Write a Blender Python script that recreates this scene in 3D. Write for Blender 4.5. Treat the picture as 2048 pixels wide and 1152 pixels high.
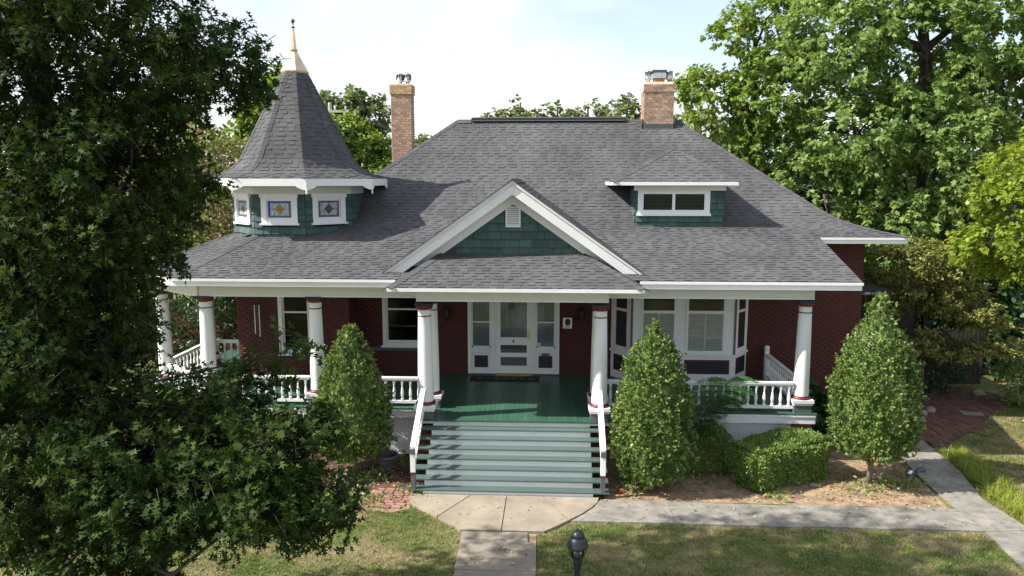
import bpy, math, random
import numpy as np
from mathutils import Vector, Matrix

for _o in list(bpy.data.objects):
    bpy.data.objects.remove(_o, do_unlink=True)
SC = bpy.context.scene
COL = SC.collection
rnd = random.Random(7)

# ------------------------------------------------------------------ camera
cam_d = bpy.data.cameras.new('camera')
cam = bpy.data.objects.new('camera', cam_d)
COL.objects.link(cam)
cam_d.sensor_width = 36.0
cam_d.lens = 36.0 * 1500.0 / 2048.0
cam_d.clip_start = 0.1
cam_d.clip_end = 2000.0
cam.location = (0.0, 0.0, 7.1)
cam.rotation_euler = (math.radians(90.0 - 8.194), 0.0, math.radians(2.8))
SC.camera = cam

# ------------------------------------------------------------------ sun and sky
SUN_EL = math.radians(42.0)
SUN_AZ = math.radians(14.0)          # light travels +X turned 14 degrees towards +Y
sdir = Vector((math.cos(SUN_EL) * math.cos(SUN_AZ), math.cos(SUN_EL) * math.sin(SUN_AZ), -math.sin(SUN_EL)))
sun_d = bpy.data.lights.new('sun', 'SUN')
sun_d.energy = 5.0
sun_d.angle = math.radians(0.53)
sun_d.color = (1.0, 0.945, 0.86)
sun = bpy.data.objects.new('sun', sun_d)
sun.rotation_euler = sdir.to_track_quat('-Z', 'Y').to_euler()
sun.location = (-30, -8, 30)
COL.objects.link(sun)

W = bpy.data.worlds.new('World')
SC.world = W
W.use_nodes = True
wn, wl = W.node_tree.nodes, W.node_tree.links
for n in list(wn):
    wn.remove(n)
w_out = wn.new('ShaderNodeOutputWorld')
w_bg = wn.new('ShaderNodeBackground')
w_bg.inputs['Strength'].default_value = 0.13
w_sky = wn.new('ShaderNodeTexSky')
w_sky.sky_type = 'NISHITA'
w_sky.sun_disc = False
w_sky.sun_elevation = SUN_EL
w_sky.sun_rotation = math.atan2(-sdir.x, -sdir.y)
w_sky.air_density = 1.0
w_sky.dust_density = 1.2
w_sky.ozone_density = 1.4
w_tc = wn.new('ShaderNodeTexCoord')
w_map = wn.new('ShaderNodeMapping')
w_map.inputs['Scale'].default_value = (1.0, 1.0, 3.2)
w_map.inputs['Location'].default_value = (0.55, 0.25, 0.1)
w_ns = wn.new('ShaderNodeTexNoise')
w_ns.inputs['Scale'].default_value = 1.5
w_ns.inputs['Detail'].default_value = 5.0
w_ns.inputs['Roughness'].default_value = 0.5
w_ns.inputs['Distortion'].default_value = 0.35
w_rp = wn.new('ShaderNodeValToRGB')
w_rp.color_ramp.elements[0].position = 0.44
w_rp.color_ramp.elements[0].color = (0.34, 0.34, 0.34, 1)
w_rp.color_ramp.elements[1].position = 0.60
w_mx = wn.new('ShaderNodeMix')
w_mx.data_type = 'RGBA'
w_mx.inputs[7].default_value = (4.7, 4.85, 4.95, 1.0)      # sunlit cloud
wl.new(w_tc.outputs['Generated'], w_map.inputs['Vector'])
wl.new(w_map.outputs[0], w_ns.inputs['Vector'])
wl.new(w_ns.outputs['Fac'], w_rp.inputs['Fac'])
wl.new(w_rp.outputs['Color'], w_mx.inputs[0])
wl.new(w_sky.outputs['Color'], w_mx.inputs[6])
wl.new(w_mx.outputs[2], w_bg.inputs['Color'])
wl.new(w_bg.outputs[0], w_out.inputs['Surface'])

SC.view_settings.view_transform = 'Standard'
SC.view_settings.look = 'None'
SC.view_settings.exposure = 0.92
SC.view_settings.gamma = 1.0
SC.view_settings.use_curve_mapping = False
SC.cycles.use_denoising = True
SC.cycles.max_bounces = 6
SC.cycles.diffuse_bounces = 3
SC.cycles.glossy_bounces = 3
SC.cycles.transmission_bounces = 3
SC.cycles.transparent_max_bounces = 8
SC.cycles.use_adaptive_sampling = True
SC.cycles.sample_clamp_indirect = 6.0

# ------------------------------------------------------------------ materials
M = {}

def _nodes(name):
    m = bpy.data.materials.new(name)
    m.use_nodes = True
    nt = m.node_tree
    return m, nt.nodes, nt.links, nt.nodes['Principled BSDF']

def mat(name, col, rough=0.6, var=0.12, scale=3.0, island=0.0, bump=0.0, bscale=40.0, metal=0.0,
        spec=0.4, stretch=(1, 1, 1), objrand=0.0, hue=None, dirt=None):
    """plain procedural surface: colour with noise variation, optional per-piece variation and fine relief"""
    m, N, L, P = _nodes(name)
    tc = N.new('ShaderNodeTexCoord')
    mp = N.new('ShaderNodeMapping')
    mp.inputs['Scale'].default_value = stretch
    L.new(tc.outputs['Object'], mp.inputs['Vector'])
    ns = N.new('ShaderNodeTexNoise')
    ns.inputs['Scale'].default_value = scale
    ns.inputs['Detail'].default_value = 6
    ns.inputs['Roughness'].default_value = 0.62
    L.new(mp.outputs[0], ns.inputs['Vector'])
    c0 = [max(0, c * (1 - var * 1.6)) for c in col]
    c1 = [min(1, c * (1 + var * 1.6)) for c in col]
    if hue:
        c0 = hue
    rp = N.new('ShaderNodeValToRGB')
    rp.color_ramp.elements[0].position = 0.3
    rp.color_ramp.elements[1].position = 0.72
    rp.color_ramp.elements[0].color = (*c0, 1)
    rp.color_ramp.elements[1].color = (*c1, 1)
    L.new(ns.outputs['Fac'], rp.inputs['Fac'])
    last = rp.outputs['Color']
    def rand_mul(src, amt, last):
        mr = N.new('ShaderNodeMapRange')
        mr.inputs['To Min'].default_value = 1 - amt
        mr.inputs['To Max'].default_value = 1 + amt
        L.new(src, mr.inputs['Value'])
        mx = N.new('ShaderNodeMix')
        mx.data_type = 'RGBA'
        mx.blend_type = 'MULTIPLY'
        mx.inputs[0].default_value = 1.0
        L.new(last, mx.inputs[6])
        L.new(mr.outputs[0], mx.inputs[7])
        return mx.outputs[2]
    if island:
        g = N.new('ShaderNodeNewGeometry')
        last = rand_mul(g.outputs['Random Per Island'], island, last)
    if objrand:
        oi = N.new('ShaderNodeObjectInfo')
        last = rand_mul(oi.outputs['Random'], objrand, last)
    if dirt:
        n2 = N.new('ShaderNodeTexNoise')
        n2.inputs['Scale'].default_value = dirt[1]
        n2.inputs['Detail'].default_value = 8
        n2.inputs['Roughness'].default_value = 0.7
        L.new(tc.outputs['Object'], n2.inputs['Vector'])
        r2 = N.new('ShaderNodeValToRGB')
        r2.color_ramp.elements[0].position = dirt[2]
        r2.color_ramp.elements[1].position = dirt[2] + 0.14
        L.new(n2.outputs['Fac'], r2.inputs['Fac'])
        mx = N.new('ShaderNodeMix')
        mx.data_type = 'RGBA'
        mx.inputs[7].default_value = (*dirt[0], 1)
        L.new(r2.outputs['Color'], mx.inputs[0])
        L.new(last, mx.inputs[6])
        last = mx.outputs[2]
    L.new(last, P.inputs['Base Color'])
    P.inputs['Roughness'].default_value = rough
    P.inputs['Metallic'].default_value = metal
    P.inputs['Specular IOR Level'].default_value = spec
    if bump:
        nb = N.new('ShaderNodeTexNoise')
        nb.inputs['Scale'].default_value = bscale
        nb.inputs['Detail'].default_value = 5
        L.new(mp.outputs[0], nb.inputs['Vector'])
        b = N.new('ShaderNodeBump')
        b.inputs['Strength'].default_value = bump
        b.inputs['Distance'].default_value = 0.02
        L.new(nb.outputs['Fac'], b.inputs['Height'])
        L.new(b.outputs[0], P.inputs['Normal'])
    M[name] = m
    return m

def leaf_mat(name, cols, trans=0.35, rough=0.45, clump=0.6, spec=0.35):
    """foliage: colour picked per leaf, drifting slowly through the crown, light passing through"""
    m, N, L, P = _nodes(name)
    g = N.new('ShaderNodeNewGeometry')
    tc = N.new('ShaderNodeTexCoord')
    ns = N.new('ShaderNodeTexNoise')
    ns.inputs['Scale'].default_value = clump
    ns.inputs['Detail'].default_value = 3
    L.new(tc.outputs['Object'], ns.inputs['Vector'])
    ad = N.new('ShaderNodeMath')
    ad.operation = 'MULTIPLY_ADD'
    ad.inputs[1].default_value = 0.55
    ad.inputs[2].default_value = -0.02
    L.new(g.outputs['Random Per Island'], ad.inputs[0])
    a2 = N.new('ShaderNodeMath')
    a2.operation = 'MULTIPLY_ADD'
    a2.inputs[1].default_value = 0.5
    L.new(ns.outputs['Fac'], a2.inputs[0])
    L.new(ad.outputs[0], a2.inputs[2])
    rp = N.new('ShaderNodeValToRGB')
    el = rp.color_ramp.elements
    while len(el) < len(cols):
        el.new(0.5)
    for i, c in enumerate(cols):
        el[i].position = 0.08 + 0.84 * i / max(1, len(cols) - 1)
        el[i].color = (*c, 1)
    L.new(a2.outputs[0], rp.inputs['Fac'])
    L.new(rp.outputs['Color'], P.inputs['Base Color'])
    P.inputs['Roughness'].default_value = rough
    P.inputs['Specular IOR Level'].default_value = spec
    tr = N.new('ShaderNodeBsdfTranslucent')
    mt = N.new('ShaderNodeMix')
    mt.data_type = 'RGBA'
    mt.blend_type = 'MULTIPLY'
    mt.inputs[0].default_value = 1
    mt.inputs[7].default_value = (1.15, 1.15, 0.6, 1)
    L.new(rp.outputs['Color'], mt.inputs[6])
    L.new(mt.outputs[2], tr.inputs['Color'])
    mx = N.new('ShaderNodeMixShader')
    mx.inputs[0].default_value = trans
    L.new(P.outputs[0], mx.inputs[1])
    L.new(tr.outputs[0], mx.inputs[2])
    L.new(mx.outputs[0], N['Material Output'].inputs['Surface'])
    M[name] = m
    return m

def glass_mat(name, tint=(0.8, 0.85, 0.85), gloss=1.0, rough=0.02):
    m, N, L, P = _nodes(name)
    N.remove(P)
    tr = N.new('ShaderNodeBsdfTransparent')
    tr.inputs['Color'].default_value = (*tint, 1)
    gl = N.new('ShaderNodeBsdfGlossy')
    gl.inputs['Roughness'].default_value = rough
    fr = N.new('ShaderNodeFresnel')
    fr.inputs['IOR'].default_value = 1.55
    ml = N.new('ShaderNodeMath')
    ml.operation = 'MULTIPLY'
    ml.use_clamp = True
    ml.inputs[1].default_value = gloss
    L.new(fr.outputs[0], ml.inputs[0])
    ns = N.new('ShaderNodeTexNoise')
    ns.inputs['Scale'].default_value = 1.3
    b = N.new('ShaderNodeBump')
    b.inputs['Strength'].default_value = 0.05
    L.new(ns.outputs['Fac'], b.inputs['Height'])
    L.new(b.outputs[0], gl.inputs['Normal'])
    mx = N.new('ShaderNodeMixShader')
    L.new(ml.outputs[0], mx.inputs[0])
    L.new(tr.outputs[0], mx.inputs[1])
    L.new(gl.outputs[0], mx.inputs[2])
    L.new(mx.outputs[0], N['Material Output'].inputs['Surface'])
    M[name] = m
    return m

mat('white', (0.77, 0.78, 0.78), 0.5, 0.03, 1.5, bump=0.10, bscale=18, objrand=0.03, dirt=((0.56, 0.55, 0.51), 4.5, 0.64))
mat('white_shaded', (0.66, 0.67, 0.62), 0.5, 0.04, 1.5)  # white paint of friezes and beams, eave shade mixed into the colour
mat('shingle', (0.091, 0.091, 0.096), 0.93, 0.15, 0.6, island=0.10, bump=0.5, bscale=90, spec=0.15)
mat('shingle_piece', (0.091, 0.091, 0.096), 0.93, 0.15, 0.6, objrand=0.10, bump=0.5, bscale=90, spec=0.15)
mat('roof_deck', (0.05, 0.05, 0.053), 0.95, 0.1, 3)
mat('ridge_cap', (0.085, 0.085, 0.090), 0.93, 0.1, 2, island=0.14, bump=0.5, bscale=90, spec=0.15)
mat('vent_black', (0.028, 0.029, 0.031), 0.7, 0.1, 3)
mat('green_shake', (0.052, 0.098, 0.092), 0.75, 0.14, 5, objrand=0.22, bump=0.4, bscale=30, stretch=(1, 1, 0.15))
mat('green_wall', (0.012, 0.024, 0.023), 0.85, 0.1, 5)
mat('deck_green', (0.041, 0.112, 0.077), 0.33, 0.10, 1.4, objrand=0.08, bump=0.1, bscale=18, stretch=(1, .2, 1), spec=0.5)
mat('tread_green', (0.080, 0.122, 0.112), 0.42, 0.10, 2.0, objrand=0.06, bump=0.12, bscale=14, stretch=(.2, 1, 1), dirt=((0.16, 0.19, 0.17), 1.6, 0.62))
mat('brick_red', (0.080, 0.021, 0.019), 0.70, 0.10, 1.2, island=0.045, bump=0.2, bscale=60)
mat('brick_joint', (0.068, 0.018, 0.016), 0.85, 0.1, 3)
mat('brick_pier', (0.26, 0.085, 0.05), 0.85, 0.2, 6, bump=0.4, bscale=40)
mat('navy', (0.016, 0.020, 0.032), 0.45, 0.1, 3)
mat('slate_grey', (0.10, 0.105, 0.125), 0.5, 0.08, 3)
mat('crimson', (0.13, 0.018, 0.026), 0.45, 0.1, 4)
mat('copper', (0.70, 0.55, 0.38), 0.42, 0.12, 5, metal=0.85)
mat('bronze', (0.16, 0.11, 0.08), 0.5, 0.1, 4, metal=0.5)
mat('steel', (0.55, 0.57, 0.60), 0.3, 0.12, 8, metal=0.95)
mat('dark_steel', (0.10, 0.105, 0.11), 0.5, 0.1, 6, metal=0.5)
mat('black_metal', (0.016, 0.017, 0.024), 0.4, 0.1, 5)
mat('brass', (0.75, 0.52, 0.18), 0.3, 0.1, 5, metal=1.0)
mat('tan_brick', (0.40, 0.255, 0.180), 0.88, 0.18, 7, objrand=0.30, bump=0.5, bscale=50)
mat('tan_brick_pale', (0.50, 0.33, 0.17), 0.88, 0.18, 7, objrand=0.25, bump=0.5, bscale=50)
mat('mortar', (0.66, 0.58, 0.47), 0.95, 0.12, 8)
mat('clay', (0.34, 0.13, 0.07), 0.85, 0.1, 5)
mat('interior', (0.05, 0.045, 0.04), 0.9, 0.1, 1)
mat('curtain', (0.40, 0.43, 0.45), 0.9, 0.1, 3)
mat('blind', (0.66, 0.66, 0.63), 0.6, 0.04, 3)
mat('blind_dark', (0.22, 0.25, 0.20), 0.6, 0.05, 3)
mat('concrete_tan', (0.290, 0.246, 0.190), 0.9, 0.14, 1.6, objrand=0.05, bump=0.5, bscale=60, dirt=((0.20, 0.168, 0.13), 3.6, 0.56))
mat('concrete_walk', (0.235, 0.205, 0.165), 0.9, 0.12, 1.3, objrand=0.05, bump=0.3, bscale=120, dirt=((0.18, 0.155, 0.12), 2.2, 0.58))
mat('concrete_grey', (0.245, 0.228, 0.200), 0.92, 0.20, 2.2, objrand=0.06, bump=0.7, bscale=70, dirt=((0.135, 0.125, 0.108), 5.5, 0.52))
mat('soil', (0.29, 0.205, 0.128), 0.97, 0.32, 3.4, bump=1.0, bscale=22, dirt=((0.105, 0.070, 0.043), 2.3, 0.53))
mat('mulch', (0.085, 0.050, 0.034), 0.97, 0.35, 4, bump=0.8, bscale=30, dirt=((0.19, 0.12, 0.075), 3.2, 0.6))
mat('litter', (0.33, 0.22, 0.12), 0.85, 0.2, 3, island=0.6)
mat('paver', (0.29, 0.155, 0.120), 0.9, 0.2, 5, objrand=0.28, bump=0.5, bscale=40)
mat('paver_dark', (0.150, 0.073, 0.058), 0.9, 0.2, 5, objrand=0.28, bump=0.5, bscale=40)
mat('stone', (0.23, 0.205, 0.165), 0.9, 0.2, 4, objrand=0.15, bump=0.6, bscale=18)
mat('log_end', (0.36, 0.29, 0.21), 0.9, 0.2, 4, bump=0.6, bscale=18)
mat('pot_grey', (0.115, 0.115, 0.13), 0.75, 0.15, 4, bump=0.3, bscale=25)
mat('bark', (0.075, 0.062, 0.050), 0.95, 0.3, 4, bump=0.9, bscale=14, stretch=(1, 1, .25))
mat('bark_pale', (0.21, 0.185, 0.15), 0.95, 0.3, 4, bump=0.9, bscale=14, stretch=(1, 1, .25))
mat('asphalt', (0.05, 0.05, 0.052), 0.95, 0.15, 3, bump=0.4, bscale=120)
mat('siding', (0.55, 0.56, 0.57), 0.6, 0.04, 2, objrand=0.04)
mat('fence_wood', (0.035, 0.028, 0.022), 0.9, 0.2, 4)
mat('pole_wood', (0.50, 0.47, 0.43), 0.9, 0.15, 3)
mat('mat_rubber', (0.02, 0.018, 0.017), 0.9, 0.2, 9)
mat('mat_print', (0.20, 0.17, 0.13), 0.9, 0.2, 9)
mat('stained_blue', (0.03, 0.05, 0.30), 0.15, 0.3, 9)
mat('stained_slate', (0.10, 0.12, 0.18), 0.2, 0.2, 9)
mat('stained_clear', (0.38, 0.43, 0.46), 0.2, 0.25, 14)
mat('stained_amber', (0.42, 0.28, 0.05), 0.2, 0.3, 9)
mat('stained_brown', (0.12, 0.08, 0.055), 0.25, 0.3, 9)
mat('lead', (0.03, 0.035, 0.03), 0.5, 0.1, 9)
mat('print_dark', (0.02, 0.022, 0.03), 0.5, 0.1, 9)
mat('red_plastic', (0.35, 0.03, 0.03), 0.5, 0.1, 9)
glass_mat('glass', (0.62, 0.66, 0.66), 0.42)
glass_mat('bay_glass', (0.90, 0.92, 0.92), 0.6)
glass_mat('door_glass', (0.84, 0.88, 0.88), 0.8)
glass_mat('lamp_glass', (0.93, 0.95, 0.95), 1.0)
leaf_mat('leaf_oak', [(0.013, 0.026, 0.008), (0.026, 0.048, 0.012), (0.048, 0.082, 0.018), (0.105, 0.145, 0.028)], 0.30, 0.6, 0.5, 0.1)
leaf_mat('leaf_maple', [(0.080, 0.145, 0.038), (0.150, 0.245, 0.066), (0.240, 0.335, 0.100), (0.350, 0.420, 0.140)], 0.40, 0.5, 0.35, 0.2)
leaf_mat('leaf_back', [(0.075, 0.140, 0.026), (0.140, 0.230, 0.040), (0.225, 0.310, 0.055), (0.320, 0.380, 0.080)], 0.36, 0.5, 0.3)
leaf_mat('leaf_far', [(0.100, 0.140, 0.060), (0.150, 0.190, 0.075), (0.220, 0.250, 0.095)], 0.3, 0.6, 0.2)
leaf_mat('leaf_bright', [(0.140, 0.205, 0.024), (0.230, 0.300, 0.034), (0.330, 0.390, 0.055)], 0.45, 0.45, 0.6)
leaf_mat('leaf_holly', [(0.034, 0.070, 0.020), (0.080, 0.142, 0.036), (0.165, 0.235, 0.058), (0.310, 0.370, 0.100)], 0.25, 0.42, 1.6, 0.3)
leaf_mat('leaf_hedge', [(0.070, 0.135, 0.034), (0.130, 0.212, 0.050), (0.200, 0.280, 0.070), (0.285, 0.340, 0.105)], 0.28, 0.4, 1.8)
leaf_mat('leaf_dogwood', [(0.070, 0.100, 0.026), (0.150, 0.180, 0.048), (0.270, 0.265, 0.085), (0.360, 0.320, 0.130)], 0.3, 0.5, 0.9)
leaf_mat('leaf_dark', [(0.0234, 0.0520, 0.0182), (0.0390, 0.0845, 0.0234), (0.0715, 0.1235, 0.0312)], 0.25, 0.45, 0.8)
leaf_mat('leaf_crape', [(0.095, 0.130, 0.035), (0.165, 0.195, 0.055), (0.250, 0.260, 0.095), (0.330, 0.300, 0.160)], 0.36, 0.5, 0.5)
leaf_mat('petal', [(0.40, 0.16, 0.22), (0.55, 0.26, 0.33)], 0.3, 0.6, 0.5)
leaf_mat('leaf_fern', [(0.034, 0.096, 0.036), (0.062, 0.155, 0.054), (0.10, 0.20, 0.07)], 0.3, 0.5, 1.2)
leaf_mat('leaf_liriope', [(0.130, 0.185, 0.024), (0.260, 0.310, 0.045), (0.420, 0.450, 0.090)], 0.35, 0.4, 1.4)
leaf_mat('leaf_conifer', [(0.0180, 0.0570, 0.0270), (0.0330, 0.0900, 0.0390), (0.0600, 0.1275, 0.0525)], 0.15, 0.6, 0.8)

def lawn_mat(name, blades):
    m, N, L, P = _nodes(name)
    tc = N.new('ShaderNodeTexCoord')
    def noise(sc, det=5, rgh=0.6):
        n = N.new('ShaderNodeTexNoise')
        n.inputs['Scale'].default_value = sc
        n.inputs['Detail'].default_value = det
        n.inputs['Roughness'].default_value = rgh
        L.new(tc.outputs['Object'], n.inputs['Vector'])
        return n.outputs['Fac']
    a = noise(0.85, 6, 0.68)
    rp = N.new('ShaderNodeValToRGB')
    el = rp.color_ramp.elements
    el.new(0.5)
    el[0].position, el[1].position, el[2].position = 0.37, 0.50, 0.63
    el[0].color = (0.082, 0.125, 0.028, 1)
    el[1].color = (0.170, 0.170, 0.062, 1)
    el[2].color = (0.300, 0.240, 0.140, 1)
    if blades:
        g = N.new('ShaderNodeNewGeometry')
        ma = N.new('ShaderNodeMath')
        ma.operation = 'MULTIPLY_ADD'
        ma.inputs[1].default_value = 0.30
        L.new(g.outputs['Random Per Island'], ma.inputs[0])
        mb = N.new('ShaderNodeMath')
        mb.operation = 'SUBTRACT'
        mb.inputs[1].default_value = 0.16
        L.new(a, mb.inputs[0])
        L.new(mb.outputs[0], ma.inputs[2])
        L.new(ma.outputs[0], rp.inputs['Fac'])
    else:
        L.new(a, rp.inputs['Fac'])
    last = rp.outputs['Color']
    if not blades:
        f = noise(26, 6, 0.75)
        r2 = N.new('ShaderNodeMapRange')
        r2.inputs['From Min'].default_value = 0.3
        r2.inputs['From Max'].default_value = 0.7
        r2.inputs['To Min'].default_value = 0.4
        r2.inputs['To Max'].default_value = 1.25
        L.new(f, r2.inputs['Value'])
        mx = N.new('ShaderNodeMix')
        mx.data_type = 'RGBA'
        mx.blend_type = 'MULTIPLY'
        mx.inputs[0].default_value = 1
        L.new(last, mx.inputs[6])
        L.new(r2.outputs[0], mx.inputs[7])
        last = mx.outputs[2]
        b = N.new('ShaderNodeBump')
        b.inputs['Strength'].default_value = 0.8
        b.inputs['Distance'].default_value = 0.04
        L.new(f, b.inputs['Height'])
        L.new(b.outputs[0], P.inputs['Normal'])
    L.new(last, P.inputs['Base Color'])
    P.inputs['Roughness'].default_value = 0.9
    P.inputs['Specular IOR Level'].default_value = 0.15
    M[name] = m
lawn_mat('lawn', False)
lawn_mat('blades', True)

# ------------------------------------------------------------------ object helpers
ROOT = {}

def link(o):
    COL.objects.link(o)
    return o

def setp(o, parent):
    o.parent = parent
    if parent is not None and parent.name in ROOT:
        o.matrix_parent_inverse = Matrix.Translation(-Vector(ROOT[parent.name]))
    return o

def tag(o, label=None, cat=None, group=None, kind=None):
    if label: o['label'] = label
    if cat: o['category'] = cat
    if group: o['group'] = group
    if kind: o['kind'] = kind
    return o

def thing(name, label, cat, loc, group=None):
    o = bpy.data.objects.new(name, None)
    o.empty_display_size = 0.2
    o.location = loc
    link(o)
    ROOT[o.name] = tuple(loc)
    return tag(o, label, cat, group)

class MB:
    """collects faces; build() links them as one mesh object"""
    def __init__(s):
        s.v, s.f = [], []
    def add(s, verts, faces):
        b = len(s.v)
        s.v += [tuple(p) for p in verts]
        s.f += [tuple(b + i for i in f) for f in faces]
        return s
    def box(s, x0, x1, y0, y1, z0, z1):
        return s.add([(x0, y0, z0), (x1, y0, z0), (x1, y1, z0), (x0, y1, z0), (x0, y0, z1), (x1, y0, z1), (x1, y1, z1), (x0, y1, z1)],
                     [(0, 3, 2, 1), (4, 5, 6, 7), (0, 1, 5, 4), (1, 2, 6, 5), (2, 3, 7, 6), (3, 0, 4, 7)])
    def obox(s, p, q, w, h, up=(0, 0, 1)):
        """box along p->q, width w sideways, height h, p and q on its centre line"""
        p, q = Vector(p), Vector(q)
        d = (q - p).normalized()
        r = d.cross(Vector(up)).normalized()
        u = r.cross(d)
        vs = []
        for c in (p, q):
            for a, b in ((-1, -1), (1, -1), (1, 1), (-1, 1)):
                vs.append(c + r * (a * w / 2) + u * (b * h / 2))
        return s.add(vs, [(0, 1, 2, 3), (7, 6, 5, 4), (0, 4, 5, 1), (1, 5, 6, 2), (2, 6, 7, 3), (3, 7, 4, 0)])
    def prism(s, poly, ax, a0, a1):
        """extrude a 2-D polygon along axis ax from a0 to a1"""
        n = len(poly)
        def P(p, a):
            return {'x': (a, p[0], p[1]), 'y': (p[0], a, p[1]), 'z': (p[0], p[1], a)}[ax]
        vs = [P(p, a0) for p in poly] + [P(p, a1) for p in poly]
        fs = [tuple(range(n))[::-1], tuple(range(n, 2 * n))]
        fs += [(i, (i + 1) % n, n + (i + 1) % n, n + i) for i in range(n)]
        return s.add(vs, fs)
    def lathe(s, prof, c=(0, 0, 0), n=16, ph=0.0, cap=True):
        vs, fs = [], []
        for r, z in prof:
            for k in range(n):
                a = ph + 2 * math.pi * k / n
                vs.append((c[0] + r * math.cos(a), c[1] + r * math.sin(a), c[2] + z))
        for i in range(len(prof) - 1):
            for k in range(n):
                k2 = (k + 1) % n
                fs.append((i * n + k, i * n + k2, (i + 1) * n + k2, (i + 1) * n + k))
        if cap:
            fs.append(tuple(range(n))[::-1])
            fs.append(tuple((len(prof) - 1) * n + k for k in range(n)))
        return s.add(vs, fs)
    def tube(s, pts, rads, n=7):
        pts = [Vector(p) for p in pts]
        vs, fs = [], []
        for i, p in enumerate(pts):
            d = (pts[min(i + 1, len(pts) - 1)] - pts[max(i - 1, 0)]).normalized()
            a = d.cross(Vector((0.31, 0.17, 0.93))) if abs(d.z) < 0.95 else d.cross(Vector((1, 0, 0)))
            a.normalize()
            b = d.cross(a)
            for k in range(n):
                t = 2 * math.pi * k / n
                vs.append(p + (a * math.cos(t) + b * math.sin(t)) * rads[i])
        for i in range(len(pts) - 1):
            for k in range(n):
                k2 = (k + 1) % n
                fs.append((i * n + k, i * n + k2, (i + 1) * n + k2, (i + 1) * n + k))
        fs.append(tuple(range(n))[::-1])
        fs.append(tuple((len(pts) - 1) * n + k for k in range(n)))
        return s.add(vs, fs)
    def mesh(s, name, m, smooth=False):
        me = bpy.data.meshes.new(name)
        me.from_pydata([tuple(p) for p in s.v], [], s.f)
        me.materials.append(M[m])
        if smooth:
            me.polygons.foreach_set('use_smooth', [True] * len(me.polygons))
        me.update()
        return me
    def build(s, name, m, parent=None, smooth=False):
        o = bpy.data.objects.new(name, s.mesh(name, m, smooth))
        link(o)
        if parent is not None:
            setp(o, parent)
        return o

def inst(name, me, parent, loc=(0, 0, 0), rotz=0.0):
    o = bpy.data.objects.new(name, me)
    link(o)
    if parent is not None:
        setp(o, parent)
    o.location = loc
    o.rotation_euler = (0, 0, rotz)
    return o

def box(name, m, parent, *a):
    return MB().box(*a).build(name, m, parent)

def np_mesh(name, verts, loops, starts, m):
    me = bpy.data.meshes.new(name)
    me.vertices.add(len(verts))
    me.vertices.foreach_set('co', np.asarray(verts, np.float32).ravel())
    me.loops.add(len(loops))
    me.loops.foreach_set('vertex_index', np.asarray(loops, np.int32).ravel())
    me.polygons.add(len(starts))
    me.polygons.foreach_set('loop_start', np.asarray(starts, np.int32))
    me.materials.append(M[m])
    me.update(calc_edges=True)
    return me

def np_obj(name, me, parent=None):
    o = bpy.data.objects.new(name, me)
    link(o)
    if parent is not None:
        setp(o, parent)
    return o
# ------------------------------------------------------------------ the setting
G = 1.029      # survey scale of everything that lies on the ground
LIFT = 0.2     # the house floor level was surveyed from a datum 0.2 m above the lawn
def gprism(poly, z0, z1):
    return MB().prism([(x * G, y * G) for x, y in poly], 'z', z0, z1)
def sheet(name, poly, z, m, kind='structure', label=None, thick=None):
    b = MB()
    n = len(poly)
    poly = [(x * G, y * G) for x, y in poly]
    if thick:
        b.prism(poly, 'z', z - thick, z)
    else:
        b.add([(x, y, z) for x, y in poly], [tuple(range(n))])
    o = b.build(name, m)
    tag(o, label, None, None, kind)
    return o

sheet('ground', [(-700, -300), (700, -300), (700, 1400), (-700, 1400)], 0.0, 'lawn')
sheet('street', [(-200, -9.5), (200, -9.5), (200, -1.5), (-200, -1.5)], 0.006, 'asphalt')
# planting beds of bare soil beside the porch
sheet('planting_bed', [(1.25, 15.58), (8.5, 15.5), (8.62, 16.6), (8.6, 19.5), (9.3, 22.0), (1.25, 22.0)], 0.008, 'soil')
sheet('planting_bed', [(-12.5, 17.0), (-7.0, 16.4), (-4.7, 15.9), (-3.6, 15.85), (-2.8, 15.6), (-2.8, 22), (-12.5, 22)], 0.008, 'mulch')

walk = sheet('front_walk', [(-1.62, 2.0), (-0.2, 2.0), (-0.2, 13.9), (-1.62, 13.9)], 0.012, 'soil')
ys = [13.90, 12.42, 10.9, 9.4, 7.9, 6.4, 4.9, 3.4, 2.0]
for i in range(len(ys) - 1):
    b = MB()
    x0 = -1.64 + 0.012 * i
    if i == 0:
        b = gprism([(x0, ys[1] + .015), (-.19, ys[1] + .015), (-.2, 13.45), (-.36, 13.52), (-.38, ys[0]), (x0 - .02, ys[0])], 0.0, 0.045)
    else:
        b = gprism([(x0, ys[i + 1] + .015), (-.19, ys[i + 1] + .015), (-.19, ys[i]), (x0, ys[i])], 0.0, 0.045)
    b.build('slab', 'concrete_walk', walk)
apron = sheet('entrance_apron', [(-2.9, 15.5), (-2.2, 14.6), (-1.6, 14.02), (-0.1, 14.02), (0.4, 14.6), (1.0, 15.5)], 0.012, 'soil')
for poly in ([(-3.0, 15.6), (-2.98, 15.3), (-2.82, 15.02), (-2.55, 14.78), (-2.26, 14.52), (-1.68, 15.6)],
             [(-1.655, 15.6), (-2.235, 14.5), (-1.98, 14.24), (-1.72, 13.95), (-0.905, 13.95), (-0.89, 15.6)],
             [(-0.87, 15.6), (-0.885, 13.95), (-0.06, 13.95), (0.2, 14.2), (0.44, 14.47), (-0.095, 15.6)],
             [(-0.07, 15.6), (0.465, 14.5), (0.72, 14.78), (0.93, 15.08), (1.08, 15.35), (1.13, 15.6)]):
    gprism(poly, 0.0, 0.055).build('slab', 'concrete_tan', apron)
spath = sheet('side_path', [(0.9, 14.6), (8.7, 14.5), (8.7, 12.2), (9.4, 12.2), (9.4, 19), (8.9, 19), (8.7, 15.4), (1.2, 15.4)], 0.012, 'soil')
xs = [0.0, 2.6, 5.1, 7.0, 8.64]
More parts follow.
